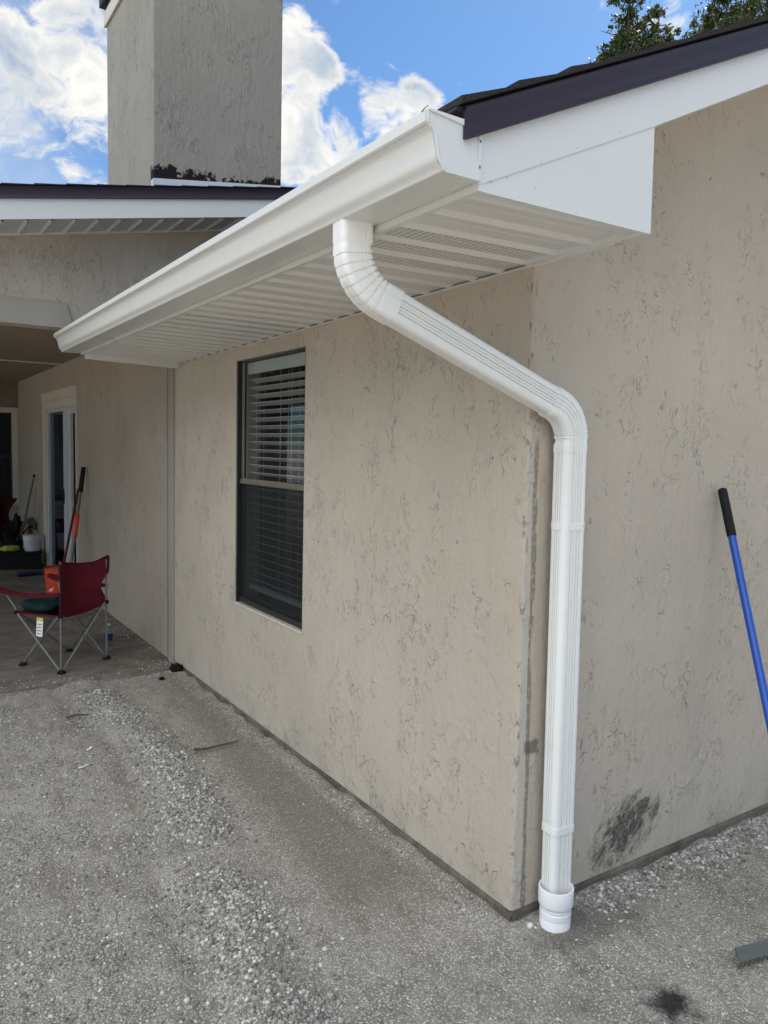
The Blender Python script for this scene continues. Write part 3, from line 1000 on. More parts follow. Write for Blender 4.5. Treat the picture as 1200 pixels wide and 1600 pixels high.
# blinds
mb = MB()
nsl = 27
for i in range(nsl):
    zc = .835 + i * .0468
    tl = R(-20) + random.uniform(-.03, .03); xc = .090
    rows = []
    for dyy in (y0 + .022, (y0 + y1) / 2, y1 - .052):
        sag = -.0015 if dyy == (y0 + y1) / 2 else 0
        row = []
        for k in range(5):
            w_ = (k / 4 - .5) * .050
            row.append((xc + w_ * math.cos(tl), dyy, zc + sag + w_ * math.sin(tl) + .003 * (1 - (k / 2 - 1) ** 2)))
        row += [(a, b, c - .003) for a, b, c in row[::-1]]
        rows.append(row)
    mb.rings(rows, True)
mb.box(.072, .107, y0 + .022, y1 - .052, .775, .800)
mb.box(.070, .114, y0 + .014, y1 - .036, 2.100, 2.158); mb.box(.063, .069, y0 + .012, y1 - .034, 2.092, 2.160)
for yy in (y0 + .10, y0 + .28, y0 + .42, y1 - .16):
    mb.box(.0645, .0657, yy, yy + .003, .79, 2.09); mb.box(.114, .1152, yy, yy + .003, .79, 2.09)
mb.build('blind', M['blind'], win, 40)
mb = MB(); mb.box(.061, .15, y1 - .030, y1 - .001, .70, 2.165); mb.box(.0845, .15, y0 + .001, y1 - .001, z0 + .001, z0 + .012); mb.build('jamb_liner', M['header'], win)
mb = MB()
for q_ in ([(.16, .4, 0), (.16, 1.60, 0), (.16, 1.60, 2.5), (.16, .4, 2.5)], [(.16, 2.56, 0), (.16, 3.6, 0), (.16, 3.6, 2.5), (.16, 2.56, 2.5)],
           [(3, .4, 0), (3, 3.6, 0), (3, 3.6, 2.5), (3, .4, 2.5)], [(.16, .4, 0), (3, .4, 0), (3, .4, 2.5), (.16, .4, 2.5)],
           [(.16, 3.6, 0), (3, 3.6, 0), (3, 3.6, 2.5), (.16, 3.6, 2.5)], [(.16, .4, 0), (3, .4, 0), (3, 3.6, 0), (.16, 3.6, 0)], [(.16, .4, 2.5), (3, .4, 2.5), (3, 3.6, 2.5), (.16, 3.6, 2.5)]):
    mb.add(q_, [(0, 1, 2, 3)])
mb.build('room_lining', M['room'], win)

# ------------------------------------------------------------------ sliding door
y0, y1, z0, z1 = DOOR
mb = MB()
mb.box(-.022, .06, y0 - .012, y0 + .030, 0, 2.286); mb.box(-.022, .06, y1 - .03, y1 + .16, 0, 2.262)
mb.box(-.022, .06, y0 + .03, y1 - .03, 2.066, 2.175); mb.box(-.030, .0, y0 - .02, y1 + .165, 2.176, 2.286)
door = mb.build('sliding_door', M['cream'], house, bevel=.003)
door['label'] = 'sliding glass door with wide cream trim on the patio'
mb = MB()
mb.box(.0, .05, y1 - .10, y1 - .03, .03, 2.066); mb.box(.0, .05, y0 + .03, y0 + .07, .03, 2.066); mb.box(.002, .05, y0 + .07, y1 - .10, 2.03, 2.066); mb.box(-.02, .06, y0 + .03, y1 - .03, 0, .03)
mb.box(-.006, .03, 7.62, 7.80, .03, 2.064); mb.box(.012, .04, y0 + .07, 7.46, 1.99, 2.03); mb.box(.012, .04, 7.46, 7.62, .03, 2.03); mb.box(.012, .04, y0 + .07, 7.62, .03, .09)
mb.build('frame', M['alu'], door, bevel=.002)
pane_x(.032, 7.78, y1 - .08, .03, 2.05, M['door_pane'], door); pane_x(.047, y0 + .05, 7.50, .06, 2.02, M['door_pane'], door)
mb = MB(); mb.box(-.022, -.006, 7.745, 7.775, .93, 1.10); mb.build('handle', M['black_plastic'], door, bevel=.004)
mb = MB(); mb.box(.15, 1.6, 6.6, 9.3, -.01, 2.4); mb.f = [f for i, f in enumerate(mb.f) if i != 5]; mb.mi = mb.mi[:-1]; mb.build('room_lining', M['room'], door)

# far window
a0, a1, z0, z1 = FWIN
mb = MB()
mb.box(a0, a0 + .02, 11.395, 11.47, z0, z1); mb.box(a1 - .008, a1, 11.385, 11.47, z0, z1); mb.box(a0, a1, 11.40, 11.47, z1 - .02, z1); mb.box(a0, a1, 11.40, 11.47, z0, z0 + .02); mb.box(a0 + .02, a1 - .008, 11.41, 11.45, 1.40, 1.44)
fw = mb.build('window', M['bronze'], house)
fw['label'] = 'narrow dark window at the far end of the patio'
mb = MB()
mb.box(a0 - .12, a0, 11.37, 11.41, z0 - .02, z1 + .08); mb.box(a1, a1 + .085, 11.37, 11.41, z0 - .02, z1 + .08); mb.box(a0, a1, 11.37, 11.41, z1, z1 + .08)
mb.prism([(a0 - .12, 11.33, z0 - .05), (a1 + .085, 11.33, z0 - .05), (a1 + .085, 11.41, z0 - .02), (a0 - .12, 11.41, z0 - .02)], (0, 0, .03))
mb.build('casing', M['cream'], fw)
mb = MB(); mb.add([(a0 + .02, 11.44, z0 + .02), (a1 - .008, 11.44, z0 + .02), (a1 - .008, 11.44, z1 - .02), (a0 + .02, 11.44, z1 - .02)], [(0, 1, 2, 3)]); mb.build('pane', M['door_pane'], fw)
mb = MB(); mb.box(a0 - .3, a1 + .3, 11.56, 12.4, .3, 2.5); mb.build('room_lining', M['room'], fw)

# ------------------------------------------------------------------ patio roof
PY = 3.40
mb = MB()
n_ = 40
for i in range(n_):
    x0 = -4.9 + i * (7.45 / n_); x1 = x0 + 7.45 / n_
    yj = PY - .024 + .008 * noise.noise(Vector((x0 * 3, 8, 2)))
    mb.add([(x0, yj, prz(x0) + .001), (x1, yj, prz(x1) + .001), (x1, 12.5, prz(x1)), (x0, 12.5, prz(x0)), (x0, yj, prz(x0) + .011), (x1, yj, prz(x1) + .005), (x1, 12.5, prz(x1) + .005), (x0, 12.5, prz(x0) + .011)],
           [(0, 1, 2, 3), (4, 7, 6, 5), (0, 4, 5, 1), (1, 5, 6, 2), (0, 3, 7, 4), (2, 6, 7, 3)])
proof = mb.build('patio_roof', M['shingle'], house)
mb = MB()
prof = [(0.0, .0), (-.010, -.004), (-.010, -.010), (-.007, -.014), (-.007, -.060), (-.012, -.068), (-.016, -.076), (-.004, -.078), (0, -.072)]
mb.rings([[(X, PY - .002 + a, prz(X) + b) for a, b in prof] for X in (-4.9, -1, 2.55)], True)
mb.build('drip_edge', M['brown'], proof, 40)
mb = MB()
mb.prism([(-4.9, PY, prz(-4.9) - .200), (2.55, PY, prz(2.55) - .200), (2.55, PY, prz(2.55) - .068), (-4.9, PY, prz(-4.9) - .068)], (0, .022, 0))
mb.build('rake_board', M['trim'], proof)
mb = MB()
rows = []
X = -4.9
while X < 2.5:
    for dx, dz in ((0, 0), (.016, -.014), (.019, -.014), (.022, 0)):
        rows.append([(X + dx, PY + .022, prz(X + dx) - .196 + dz), (X + dx, 3.80, prz(X + dx) - .196 + dz)])
    X += .143
mb.sheet(rows)
mb.prism([(-4.9, 3.785, prz(-4.9) - .215), (2.5, 3.785, prz(2.5) - .215), (2.5, 3.785, prz(2.5) - .197), (-4.9, 3.785, prz(-4.9) - .197)], (0, .012, 0))
mb.build('soffit', M['trim'], proof)

# chimney
CX0, CX1, CY0, CY1 = -.066, .985, 4.0, 5.36
mb = MB()
mb.box(CX0, CX1, CY0, CY1, 3.2, 5.47)
chim = mb.build('chimney', M['stucco_chimney'], house, bevel=.012)
chim['label'] = 'square beige stucco chimney with tar stains at its base'
mb = MB()
mb.box(CX0 - .02, CX0, CY0 - .02, CY1 + .02, 5.30, 5.42); mb.box(CX0, CX1 + .02, CY0 - .02, CY0, 5.42, 5.44); mb.box(CX1, CX1 + .02, CY0, CY1 + .02, 5.30, 5.42)
mb.build('cap_trim', M['cream'], chim, bevel=.004)
mb = MB(); mb.box(CX0 - .05, CX1 + .05, CY0 - .01, CY1 + .05, 5.47, 5.58); mb.box(CX0 - .012, CX0 - .001, CY0 - .01, CY1 + .01, 5.42, 5.47)
mb.build('chase_cover', M['brown'], chim)
mb = MB()
mb.prism([(CX0 - .004, CY0 - .012, 3.40), (CX1 + .005, CY0 - .012, 3.58), (CX1 + .005, CY0 - .012, 3.797), (CX0 - .004, CY0 - .012, 3.639)], (0, .010, 0))
mb.box(CX0 - .010, CX0, CY0 - .02, CY0 + .03, 3.4, 3.632)
mb.build('flashing', M['galv'], chim)

# ================================================================== drain pipe
DC = (.130, -.088, 0)
drain = thing('drain_pipe', (DC[0], DC[1], GZ), 'white round pipe fitting in the ground holding the downspout foot', 'drain pipe')
mb = MB()
mb.lathe((DC[0], DC[1], 0), [(.0545, -.06), (.0545, .012), (.0535, .014), (.0535, .017), (.0555, .019), (.0555, .038), (.0535, .040), (.0535, .044), (.0555, .046), (.0555, .060)], 40, cap=False)
mb.build('pipe', M['pvc'], drain, 30)
mb = MB()
mb.lathe((DC[0], DC[1], 0), [(.0558, .056), (.0605, .062), (.0620, .068), (.0620, .120), (.0605, .124), (.0560, .124), (.0550, .118), (.0550, .05)], 40, cap=False)
mb.build('hub', M['pvc'], drain, 30)
mb = MB()
for k in range(7):
    for r2 in range(2):
        a = R(-62 + k * 2.6); a2 = a + R(1.5)
        zz = .088 + r2 * .010
        mb.add([(DC[0] + .0624 * math.cos(t_), DC[1] + .0624 * math.sin(t_), h_) for t_, h_ in ((a, zz), (a2, zz), (a2, zz + .006), (a, zz + .006))], [(0, 1, 2, 3)])
mb.build('stamp', M['grey_pole'], drain)

# ================================================================== gravel (stuff)
def ico():
    t_ = (1 + 5 ** .5) / 2
    v = np.array([(-1, t_, 0), (1, t_, 0), (-1, -t_, 0), (1, -t_, 0), (0, -1, t_), (0, 1, t_), (0, -1, -t_), (0, 1, -t_), (t_, 0, -1), (t_, 0, 1), (-t_, 0, -1), (-t_, 0, 1)], float)
    v /= np.linalg.norm(v[0])
    f = np.array([(0, 11, 5), (0, 5, 1), (0, 1, 7), (0, 7, 10), (0, 10, 11), (1, 5, 9), (5, 11, 4), (11, 10, 2), (10, 7, 6), (7, 1, 8), (3, 9, 4), (3, 4, 2), (3, 2, 6), (3, 6, 8), (3, 8, 9), (4, 9, 5), (2, 4, 11), (6, 2, 10), (8, 6, 7), (9, 8, 1)])
    return v, f


def stones(name, X, Y, S, mat, tone=None):
    v0, f0 = ico(); n = len(X)
    sh = 1 + rng.uniform(-.32, .28, (n, 12, 1))
    sc = np.stack([rng.uniform(.75, 1.35, n), rng.uniform(.6, 1.0, n), rng.uniform(.45, .8, n)], 1)[:, None, :]
    v = v0[None] * sh * sc * S[:, None, None]
    a = rng.uniform(0, 2 * np.pi, n); b = rng.normal(0, .35, n)
    ca, sa, cb, sb = np.cos(a)[:, None], np.sin(a)[:, None], np.cos(b)[:, None], np.sin(b)[:, None]
    x_, y_, z_ = v[..., 0], v[..., 1], v[..., 2]
    y2, z2 = y_ * cb - z_ * sb, y_ * sb + z_ * cb
    x3, y3 = x_ * ca - y2 * sa, x_ * sa + y2 * ca
    H = np.array([max(gz(X[i], Y[i]), .001 if Y[i] > 3.60 else -1) for i in range(n)])
    v = np.stack([x3 + X[:, None], y3 + Y[:, None], z2 + (H + S * .22)[:, None]], 2).reshape(-1, 3)
    f = (f0[None] + (np.arange(n) * 12)[:, None, None]).reshape(-1, 3)
    me = bpy.data.meshes.new(name)
    me.vertices.add(len(v)); me.vertices.foreach_set('co', v.ravel())
    me.loops.add(f.size); me.loops.foreach_set('vertex_index', f.ravel().astype(np.int32))
    me.polygons.add(len(f)); me.polygons.foreach_set('loop_start', np.arange(0, f.size, 3, dtype=np.int32))
    me.update(calc_edges=True); me.validate()
    at = me.attributes.new('tone', 'FLOAT', 'FACE')
    tn = rng.beta(1.25, 1.6, n) if tone is None else tone
    at.data.foreach_set('value', np.repeat(tn, 20).astype(np.float32))
    me.materials.append(mat)
    o = bpy.data.objects.new(name, me); COL.objects.link(o)
    return o


xsL, ysL, ssL = [], [], []


def scatter(n, fx, fy, smin, smax, power=2.2):
    X = fx(n); Y = fy(n) if not callable(getattr(fy, 'dep', None)) else fy(X)
    S = smin + (smax - smin) * rng.random(n) ** power
    return X, Y, S


parts_ = []
# gravel ridge
Y = rng.uniform(-.9, 3.35, 20000); wd = np.interp(Y, [-.9, .5, 2, 3.3], [.15, .125, .10, .10])
parts_.append((band_center(Y) + rng.normal(0, 1, Y.size) * wd * .75, Y, .0030 + .0085 * rng.random(Y.size) ** 2.2))
# loose field on the left
Y = rng.uniform(-.9, 3.3, 42000); parts_.append((rng.uniform(-1.9, -.75, Y.size), Y, .0015 + .0068 * rng.random(Y.size) ** 3.2))
# sparse over the packed dirt
Y = rng.uniform(-.8, 3.5, 7000); parts_.append((rng.uniform(-.8, -.03, Y.size), Y, .0012 + .0045 * rng.random(Y.size) ** 3.5))
# line along the long wall
Y = rng.uniform(.02, 3.5, 4200); parts_.append((-.02 - np.abs(rng.normal(0, .055, Y.size)), Y, .0015 + .0050 * rng.random(Y.size) ** 2.6))
# in front of the gable wall
X = rng.uniform(-.9, 1.9, 24000); parts_.append((X, rng.uniform(-1.3, -.02, X.size), .0014 + .0062 * rng.random(X.size) ** 3.2))
X = .28 + rng.random(5200) * 1.6; parts_.append((X, -.025 - np.abs(rng.normal(0, .075, X.size)), .0025 + .0088 * rng.random(X.size) ** 2.0))
# scraps on the slab edge
Y = 3.50 + np.abs(rng.normal(0, .13, 2600)); parts_.append((rng.uniform(-1.7, -.02, Y.size), Y, .0015 + .0065 * rng.random(Y.size) ** 2.8))
Y = rng.uniform(3.65, 7.5, 1500); parts_.append((-.012 - np.abs(rng.normal(0, .10, Y.size)), Y, .0015 + .006 * rng.random(Y.size) ** 2.5))
X = np.concatenate([a for a, b, c in parts_]); Y = np.concatenate([b for a, b, c in parts_]); S = np.concatenate([c for a, b, c in parts_])
keep = ~((X > -.004) & (Y > -.01)) & ~(((X - .15) ** 2 + (Y + .56) ** 2) < .075 ** 2) & ~(((X - DC[0]) ** 2 + (Y - DC[1]) ** 2) < .060 ** 2)
# patches where the loose stones have been raked away
pn = np.array([noise.noise(Vector((a * 2.6, b * 2.6, 11))) for a, b in zip(X, Y)])
keep &= rng.random(X.size) < np.clip(.62 + pn * 1.1, .12, 1)
X, Y, S = X[keep], Y[keep], S[keep]
gr = struct(stones('gravel', X, Y, S, M['gravel']), 'stuff')
for i in np.where(Y > 3.56)[0][:0]: pass

# a few single stones one can pick out
for (X_, Y_, s_, lab) in ((.045, -.055, .017, 'pale stone lying between the wall corner and the drain pipe'),):
    o = stones('stone', np.array([X_]), np.array([Y_]), np.array([s_]), M['gravel'], np.array([.98]))
    tag(o, lab, 'stone')

# ================================================================== small ground things
def rough_stick(name, pts, r, mat, label, cat, group=None):
    mb = MB(); mb.tube(pts, r, 7); return tag(mb.build(name, mat, None, 60), label, cat, group)


rough_stick('twig', [(-.435, 2.055, GZ + .012), (-.36, 2.045, GZ + .006), (-.28, 2.06, GZ + .003), (-.17, 2.07, GZ + .002)], [.008, .007, .005, .003], M['twig'], 'dark half buried stick near the wall', 'stick')
rough_stick('twig', [(-.92, .62, GZ + .006), (-.86, .68, GZ + .008), (-.78, .71, GZ + .006)], [.002, .0025, .0015], M['twig'], 'short twig beside the gravel ridge in the foreground', 'twig')
rough_stick('twig', [(-.93, 2.92, GZ + .010), (-.87, 2.93, GZ + .014), (-.80, 2.91, GZ + .008)], [.006, .008, .004], M['twig'], 'dark bark piece at the top of the gravel ridge', 'bark')
for (cx, cy, w_, lab, a_) in ((-.998, 2.122, .055, 'torn white paper scrap lying nearest on the gravel', .4), (-.916, 2.35, .045, 'small white paper scrap farther up the gravel', .9)):
    mb = MB(); rows = []
    for i in range(6):
        t_ = i / 5 - .5
        wv = .006 + .004 * math.sin(i * 2.2)
        rows.append([(cx + math.cos(a_) * t_ * w_ * 1.1 + wv * k_ * math.sin(a_), cy + math.sin(a_) * t_ * w_ * 1.1 - wv * k_ * math.cos(a_), gz(cx, cy) + .010 + .005 * math.sin(i * 1.9 + k_)) for k_ in (-1, 0, 1)])
    mb.sheet(rows); tag(mb.build('paper_scrap', M['paper'], None, 60), lab, 'paper scrap')
# fallen leaves
for (cx, cy, lab) in ((-.83, 1.62, 'small orange leaf near the middle of the gravel'), (-.90, .94, 'brown leaf on the gravel in the foreground')):
    mb = MB(); zz = gz(cx, cy) + .008
    mb.add([(cx - .018, cy, zz), (cx - .004, cy + .010, zz + .004), (cx + .018, cy + .004, zz + .002), (cx, cy - .008, zz + .005)], [(0, 1, 2, 3)])
    tag(mb.build('dry_leaf', M['hose_tan'], None), lab, 'leaf')


def clod(name, c, s, mat, label, cat):
    bm = bmesh.new(); bmesh.ops.create_icosphere(bm, subdivisions=3, radius=1)
    for v in bm.verts:
        k = 1 + .55 * noise.noise(v.co * 2.1 + Vector(c) * 5) + .25 * noise.noise(v.co * 5 + Vector(c))
        v.co = Vector((v.co.x * s[0] * k + c[0], v.co.y * s[1] * k + c[1], v.co.z * s[2] * k + c[2]))
    me = bpy.data.meshes.new(name); bm.to_mesh(me); bm.free(); me.materials.append(mat); me.shade_smooth()
    o = bpy.data.objects.new(name, me); COL.objects.link(o)
    return tag(o, label, cat) if label else o


clod('debris_clump', (-.045, 3.53, .012), (.045, .05, .030), M['dark_clod'], 'black clump of debris at the foot of the trim board', 'debris')
clod('debris_clump', (-.19, 3.42, GZ + .008), (.020, .014, .010), M['dark_clod'], 'small black lump on the ground by the patio edge', 'debris')
# dry grass blades along the footing
mb = MB()
for (cx, cy) in ((-.018, 2.30), (-.02, 2.05), (-.018, 1.80), (-.02, 1.72), (-.018, 2.6)):
    for k in range(7):
        a = random.uniform(0, 6.28); L_ = random.uniform(.04, .10); bx, by = cx + random.uniform(-.01, .008), cy + random.uniform(-.05, .05)
        lean = random.uniform(.2, .8)
        pts = [(min(bx + abs(math.cos(a)) * -lean * L_ * t_ * t_, -.012), by + math.sin(a) * lean * L_ * t_ * t_, GZ + .005 + L_ * t_) for t_ in (0, .35, .7, 1)]
        mb.tube(pts, [.0012, .0011, .0008, .0003], 4)
struct(mb.build('dry_grass', M['straw'], None), 'stuff')

# ================================================================== landscape rake leaning on the gable wall
HT, HB = Vector((1.081, -.030, 1.520)), Vector((.84, -.66, .06))
top_pt = HT; hd = (Vector((.790, -.650, .035)) - HT).normalized(); HL = (Vector((.790, -.650, .035)) - HT).length
rk = thing('landscape_rake', (.80, -.62, GZ), 'wide grey rake with blue handle and black grip leaning on the wall', 'rake')
mb = MB(); mb.tube([HT + hd * .20, HT + hd * (HL * .5), HT + hd * HL], [.0155, .0155, .0155], 20); mb.build('handle', M['blue_paint'], rk, 40)
mb = MB(); mb.tube([HT - hd * .002, HT + hd * .002, HT + hd * .012, HT + hd * .20, HT + hd * .206, HT + hd * .2062], [.010, .0165, .0185, .0185, .0178, .0158], 20); mb.build('grip', M['black_foam'], rk, 40)
# head: bar along d1 on the ground with tines
h0, h1 = Vector((.475, -.565, .018)), Vector((1.245, -.745, .018))
d1 = (h1 - h0).normalized(); nup = Vector((-.28, .62, .72)); nup = (nup - d1 * nup.dot(d1)).normalized(); nf = d1.cross(nup)
mb = MB()
pr = [(-.020, 0), (-.020, .007), (.016, .010), (.023, .006), (.023, 0), (0, -.003)]
mb.rings([[p_ + nup * a + nf * b for a, b in pr] for p_ in (h0, h0.lerp(h1, .5), h1)], True)
mb.build('head', M['rake_grey'], rk, bevel=.001)
mb = MB()
nt = 40
for i in range(nt):
    c_ = h0.lerp(h1, (i + .5) / nt); wv = (h1 - h0).length / nt * .28
    a = c_ - nup * .018 + nf * .003
    tipd = (-nup * .55 + nf * -.8).normalized()
    mb.prism([a - d1 * wv, a + d1 * wv, a + d1 * wv * .5 + tipd * .036, a - d1 * wv * .5 + tipd * .036], nf * .004)
tn_ = mb.build('tines', M['rake_grey'], rk)
mb = MB()
mid_ = h0.lerp(h1, .46); fer = HT + hd * (HL - .10)
for e_ in (-.14, .14): mb.tube([fer, fer.lerp(mid_ + d1 * e_, .6) + Vector((0, 0, .03)), mid_ + d1 * e_ + nup * .03 + nf * .008], .006, 8)
mb.tube([HT + hd * (HL - .14), HT + hd * (HL + .01)], .019, 16)
mb.build('bracket', M['rake_grey'], rk, 40)

# ================================================================== camp chair
A, B_, D_, E_ = Vector((-.785, 3.835, .015)), Vector((-.415, 4.065, .015)), Vector((-.985, 4.185, .015)), Vector((-.615, 4.435, .015))
chair = thing('camp_chair', (-.70, 4.13, 0), 'maroon folding camp chair with steel legs on the patio edge', 'camp chair')
zc_, zb_ = .405, .800
sidev = (B_ - A).normalized(); fwd = (D_ - A).normalized()
SA, SBk = A + Vector((0, 0, zc_)) - Vector((.002, 0, 0)), B_ + Vector((0, 0, zc_ + .03))
SD, SE = D_ + Vector((-.035, .03, zc_ - .02)), E_ + Vector((-.03, .04, zc_))
TA, TB = A + Vector((-.005, 0, zb_)), B_ + Vector((.012, 0, zb_ - .03))


def leg(a, b, r=.0085):
    mb = MB(); mb.tube([a, b], r, 10); return mb.build('leg', M['steel'], chair, 40)


leg(A, A + Vector((0, 0, zb_ - .01))); leg(B_, B_ + Vector((0, 0, zb_ - .04)))
leg(A + sidev * .01, SBk - sidev * .01); leg(B_ - sidev * .01, SA + sidev * .01)
leg(A + fwd * .012, SD); leg(D_, SA + fwd * .01)
leg(B_ + fwd * .012, SE); leg(E_, SBk + fwd * .01)
leg(D_ + sidev * .012, SE - sidev * .01); leg(E_ - sidev * .012, SD + sidev * .01)
for p_ in (A, B_, D_, E_):
    mb = MB(); mb.lathe((p_.x, p_.y, 0), [(.030, 0.001), (.030, .012), (.018, .022), (.012, .030)], 12); mb.build('foot', M['black_plastic'], chair, 40)
# arm supports
for s0, arm_end, back_top in ((SD, SD + fwd * .12 + Vector((-.02, 0, .15)), A), (SE, SE + fwd * .12 + Vector((.02, 0, .16)), B_)):
    mb = MB(); mb.tube([s0 + Vector((0, 0, -.01)), s0 + fwd * .01 + Vector((0, 0, .03)), s0.lerp(arm_end, .6) + Vector((0, 0, .02)), arm_end - fwd * .03], .0085, 10); mb.build('arm_post', M['steel'], chair, 40)
    bk = back_top + Vector((0, 0, .57))
    mb = MB(); rows = []
    for i in range(9):
        t_ = i / 8; c_ = bk.lerp(arm_end + fwd * .06, t_)
        c_ = c_ + Vector((0, 0, -.025 * math.sin(math.pi * t_) + .02 * t_ * t_))
        w_ = .018 + .030 * t_ ** 1.5 if t_ < .95 else .032
        rows.append([c_ - sidev * w_ + Vector((0, 0, -.004)), c_ + Vector((0, 0, .006)), c_ + sidev * w_ + Vector((0, 0, -.004)), c_ + sidev * w_ * .9 + Vector((0, 0, -.022)), c_ - sidev * w_ * .9 + Vector((0, 0, -.022))])
    mb.rings(rows, True); mb.build('armrest', M['maroon'], chair, 60)
# backrest: sagging cloth with cut-in lower sides and a raised outer corner
bd = (-fwd)
mb = MB(); rows = []; nu, nv = 18, 16
for j in range(nv + 1):
    v = j / nv; row = []
    for i in range(nu + 1):
        u = i / nu
        l = A + Vector((0, 0, zc_ + .0 + v * (zb_ - zc_))); r2 = B_ + Vector((0, 0, zc_ + .02 + v * (zb_ - .065 - zc_)))
        cut = .065 * math.exp(-((v - .42) / .20) ** 2)
        uu = u * (1 - cut * 2.2) + (0.0)
        p_ = l.lerp(r2, uu)
        p_ = p_ + fwd * (.075 * math.sin(math.pi * u) * (.55 + .45 * v)) + Vector((0, 0, -.028 * math.sin(math.pi * u) * v))
        if v < .12: p_ = p_ + Vector((0, 0, -.035 * math.sin(math.pi * u) * (1 - v / .12)))
        p_ = p_ + bd * (.006 * noise.noise(Vector((u * 4, v * 3, 0))) + .010 * math.sin(u * 5 + v * 4) * v)
        if u > .8: p_ = p_ + Vector((.012 * (u - .8) / .2 * v, 0, .035 * (u - .8) / .2 * max(0, v - .75) * 4))
        row.append(p_)
    rows.append(row)
back_rows = [[p_ + fwd * .006 for p_ in r] for r in rows]
mb.sheet(rows); mb.sheet(back_rows)
edge = rows[0] + [r[-1] for r in rows[1:]] + rows[-1][::-1][1:] + [r[0] for r in rows[::-1][1:-1]]
eb = back_rows[0] + [r[-1] for r in back_rows[1:]] + back_rows[-1][::-1][1:] + [r[0] for r in back_rows[::-1][1:-1]]
n_ = len(edge); mb.add(edge + eb, [(i, (i + 1) % n_, n_ + (i + 1) % n_, n_ + i) for i in range(n_)])
bk = mb.build('backrest', M['maroon'], chair, 70)
mb = MB()
mb.tube([r[0] + bd * .002 for r in rows], .011, 8); mb.tube([r[-1] + bd * .002 for r in rows[nv // 2 + 3:]], .010, 8); mb.tube([p_ for p_ in rows[-1]], .005, 8)
mb.build('binding', M['maroon_dark'], bk, 60)
# seat
mb = MB(); rows = []
for j in range(11):
    v = j / 10; row = []
    for i in range(11):
        u = i / 10
        l = SA.lerp(SD, v); r2 = SBk.lerp(SE, v); p_ = l.lerp(r2, u)
        row.append(p_ + Vector((0, 0, -.055 * math.sin(math.pi * u) * math.sin(math.pi * min(1, v + .12)) + .004 * noise.noise(Vector((u * 5, v * 5, 2))))))
    rows.append(row)
mb.sheet(rows); mb.sheet([[p_ - Vector((0, 0, .012)) for p_ in r] for r in rows])
for side in ([r[0] for r in rows], [r[-1] for r in rows], rows[0], rows[-1]):
    mb.sheet([side, [p_ - Vector((0, 0, .012)) for p_ in side]])
mb.build('seat', M['maroon'], chair, 70)
for p_ in (SA, SBk, SD, SE):
    mb = MB(); mb.box(p_.x - .016, p_.x + .016, p_.y - .016, p_.y + .016, p_.z - .016, p_.z + .012); mb.build('corner_joint', M['black_plastic'], chair, bevel=.005)
# care tag
tp = SA.lerp(SD, .42) + Vector((-.012, -.012, -.02))
mb = MB(); rows = []
for i in range(7):
    t_ = i / 6
    c_ = tp + Vector((-.010 * t_, -.012 * t_, -.135 * t_))
    rows.append([c_ - fwd * .033 - Vector((0, 0, 0)), c_ + bd * 0 + Vector((-.004, -.004, 0)), c_ + fwd * .033])
mb.sheet(rows[1:])
mb.mi = [0] * len(mb.mi)
tg = mb.build('care_tag', M['paper'], chair)
mb = MB(); mb.sheet([[p_ + Vector((-.001, -.001, 0)) for p_ in r] for r in rows[:2]]); mb.build('tag_header', M['label_yellow'], tg)
mb = MB()
for i in range(2, 6):
    a_, b2 = rows[i][0], rows[i][2]
    for s_ in ((.15, .55), (.2, .8))[i % 2:]:
        q0, q1 = a_.lerp(b2, s_[0]), a_.lerp(b2, s_[1]); o_ = Vector((-.005, -.005, 0))
        mb.add([q0 + o_, q1 + o_, q1 + o_ + Vector((0, 0, -.005)), q0 + o_ + Vector((0, 0, -.005))], [(0, 1, 2, 3)])
mb.build('tag_print', M['ink'], tg)

# dark green bundled jacket on the seat
c_ = (SA + SBk + SD + SE) / 4
o = clod('jacket', (c_.x - .095, c_.y + .015, c_.z + .035), (.155, .135, .066), M['green_cloth'], 'dark green jacket bundled on the camp chair seat', 'jacket')

# ================================================================== bucket and poles by the door
def bucket(name, c, r0, r1, h, mat, label, bail=True, group=None):
    t = thing(name, c, label, 'bucket', group)
    mb = MB()
    mb.lathe(c, [(r0, .0), (r0 + (r1 - r0) * .7, h * .70), (r1 + .006, h * .71), (r1 + .006, h * .735), (r1 - .001, h * .74), (r1, h * .83), (r1 + .007, h * .835), (r1 + .007, h * .86), (r1, h * .865), (r1, h * .97), (r1 + .006, h * .975), (r1 + .006, h), (r1 - .003, h), (r1 - .004, h * .9), (r0 - .004, .01)], 28)
    mb.build('body', mat, t, 40)
    if bail:
        mb = MB(); pts = []
        for k in range(15):
            a = math.pi * k / 14
            pts.append((c[0] + (r1 + .008) * math.cos(a) * .72, c[1] - (r1 + .008) * math.cos(a) * .72 - .055 * math.sin(a), c[2] + h * .78 - .13 * math.sin(a)))
        mb.tube(pts, .003, 6); mb.build('bail', M['galv'], t, 60)
    return t


BK = (-.325, 6.32, .062)
ob = bucket('bucket', BK, .130, .150, .33, M['orange'], 'orange plastic bucket holding tall poles behind the camp chair')
mb = MB(); mb.lathe((BK[0], BK[1], BK[2]), [(.142, .306), (.10, .322), (.05, .318), (.01, .325)], 20); mb.build('contents', M['grey_mud'], ob, 60)
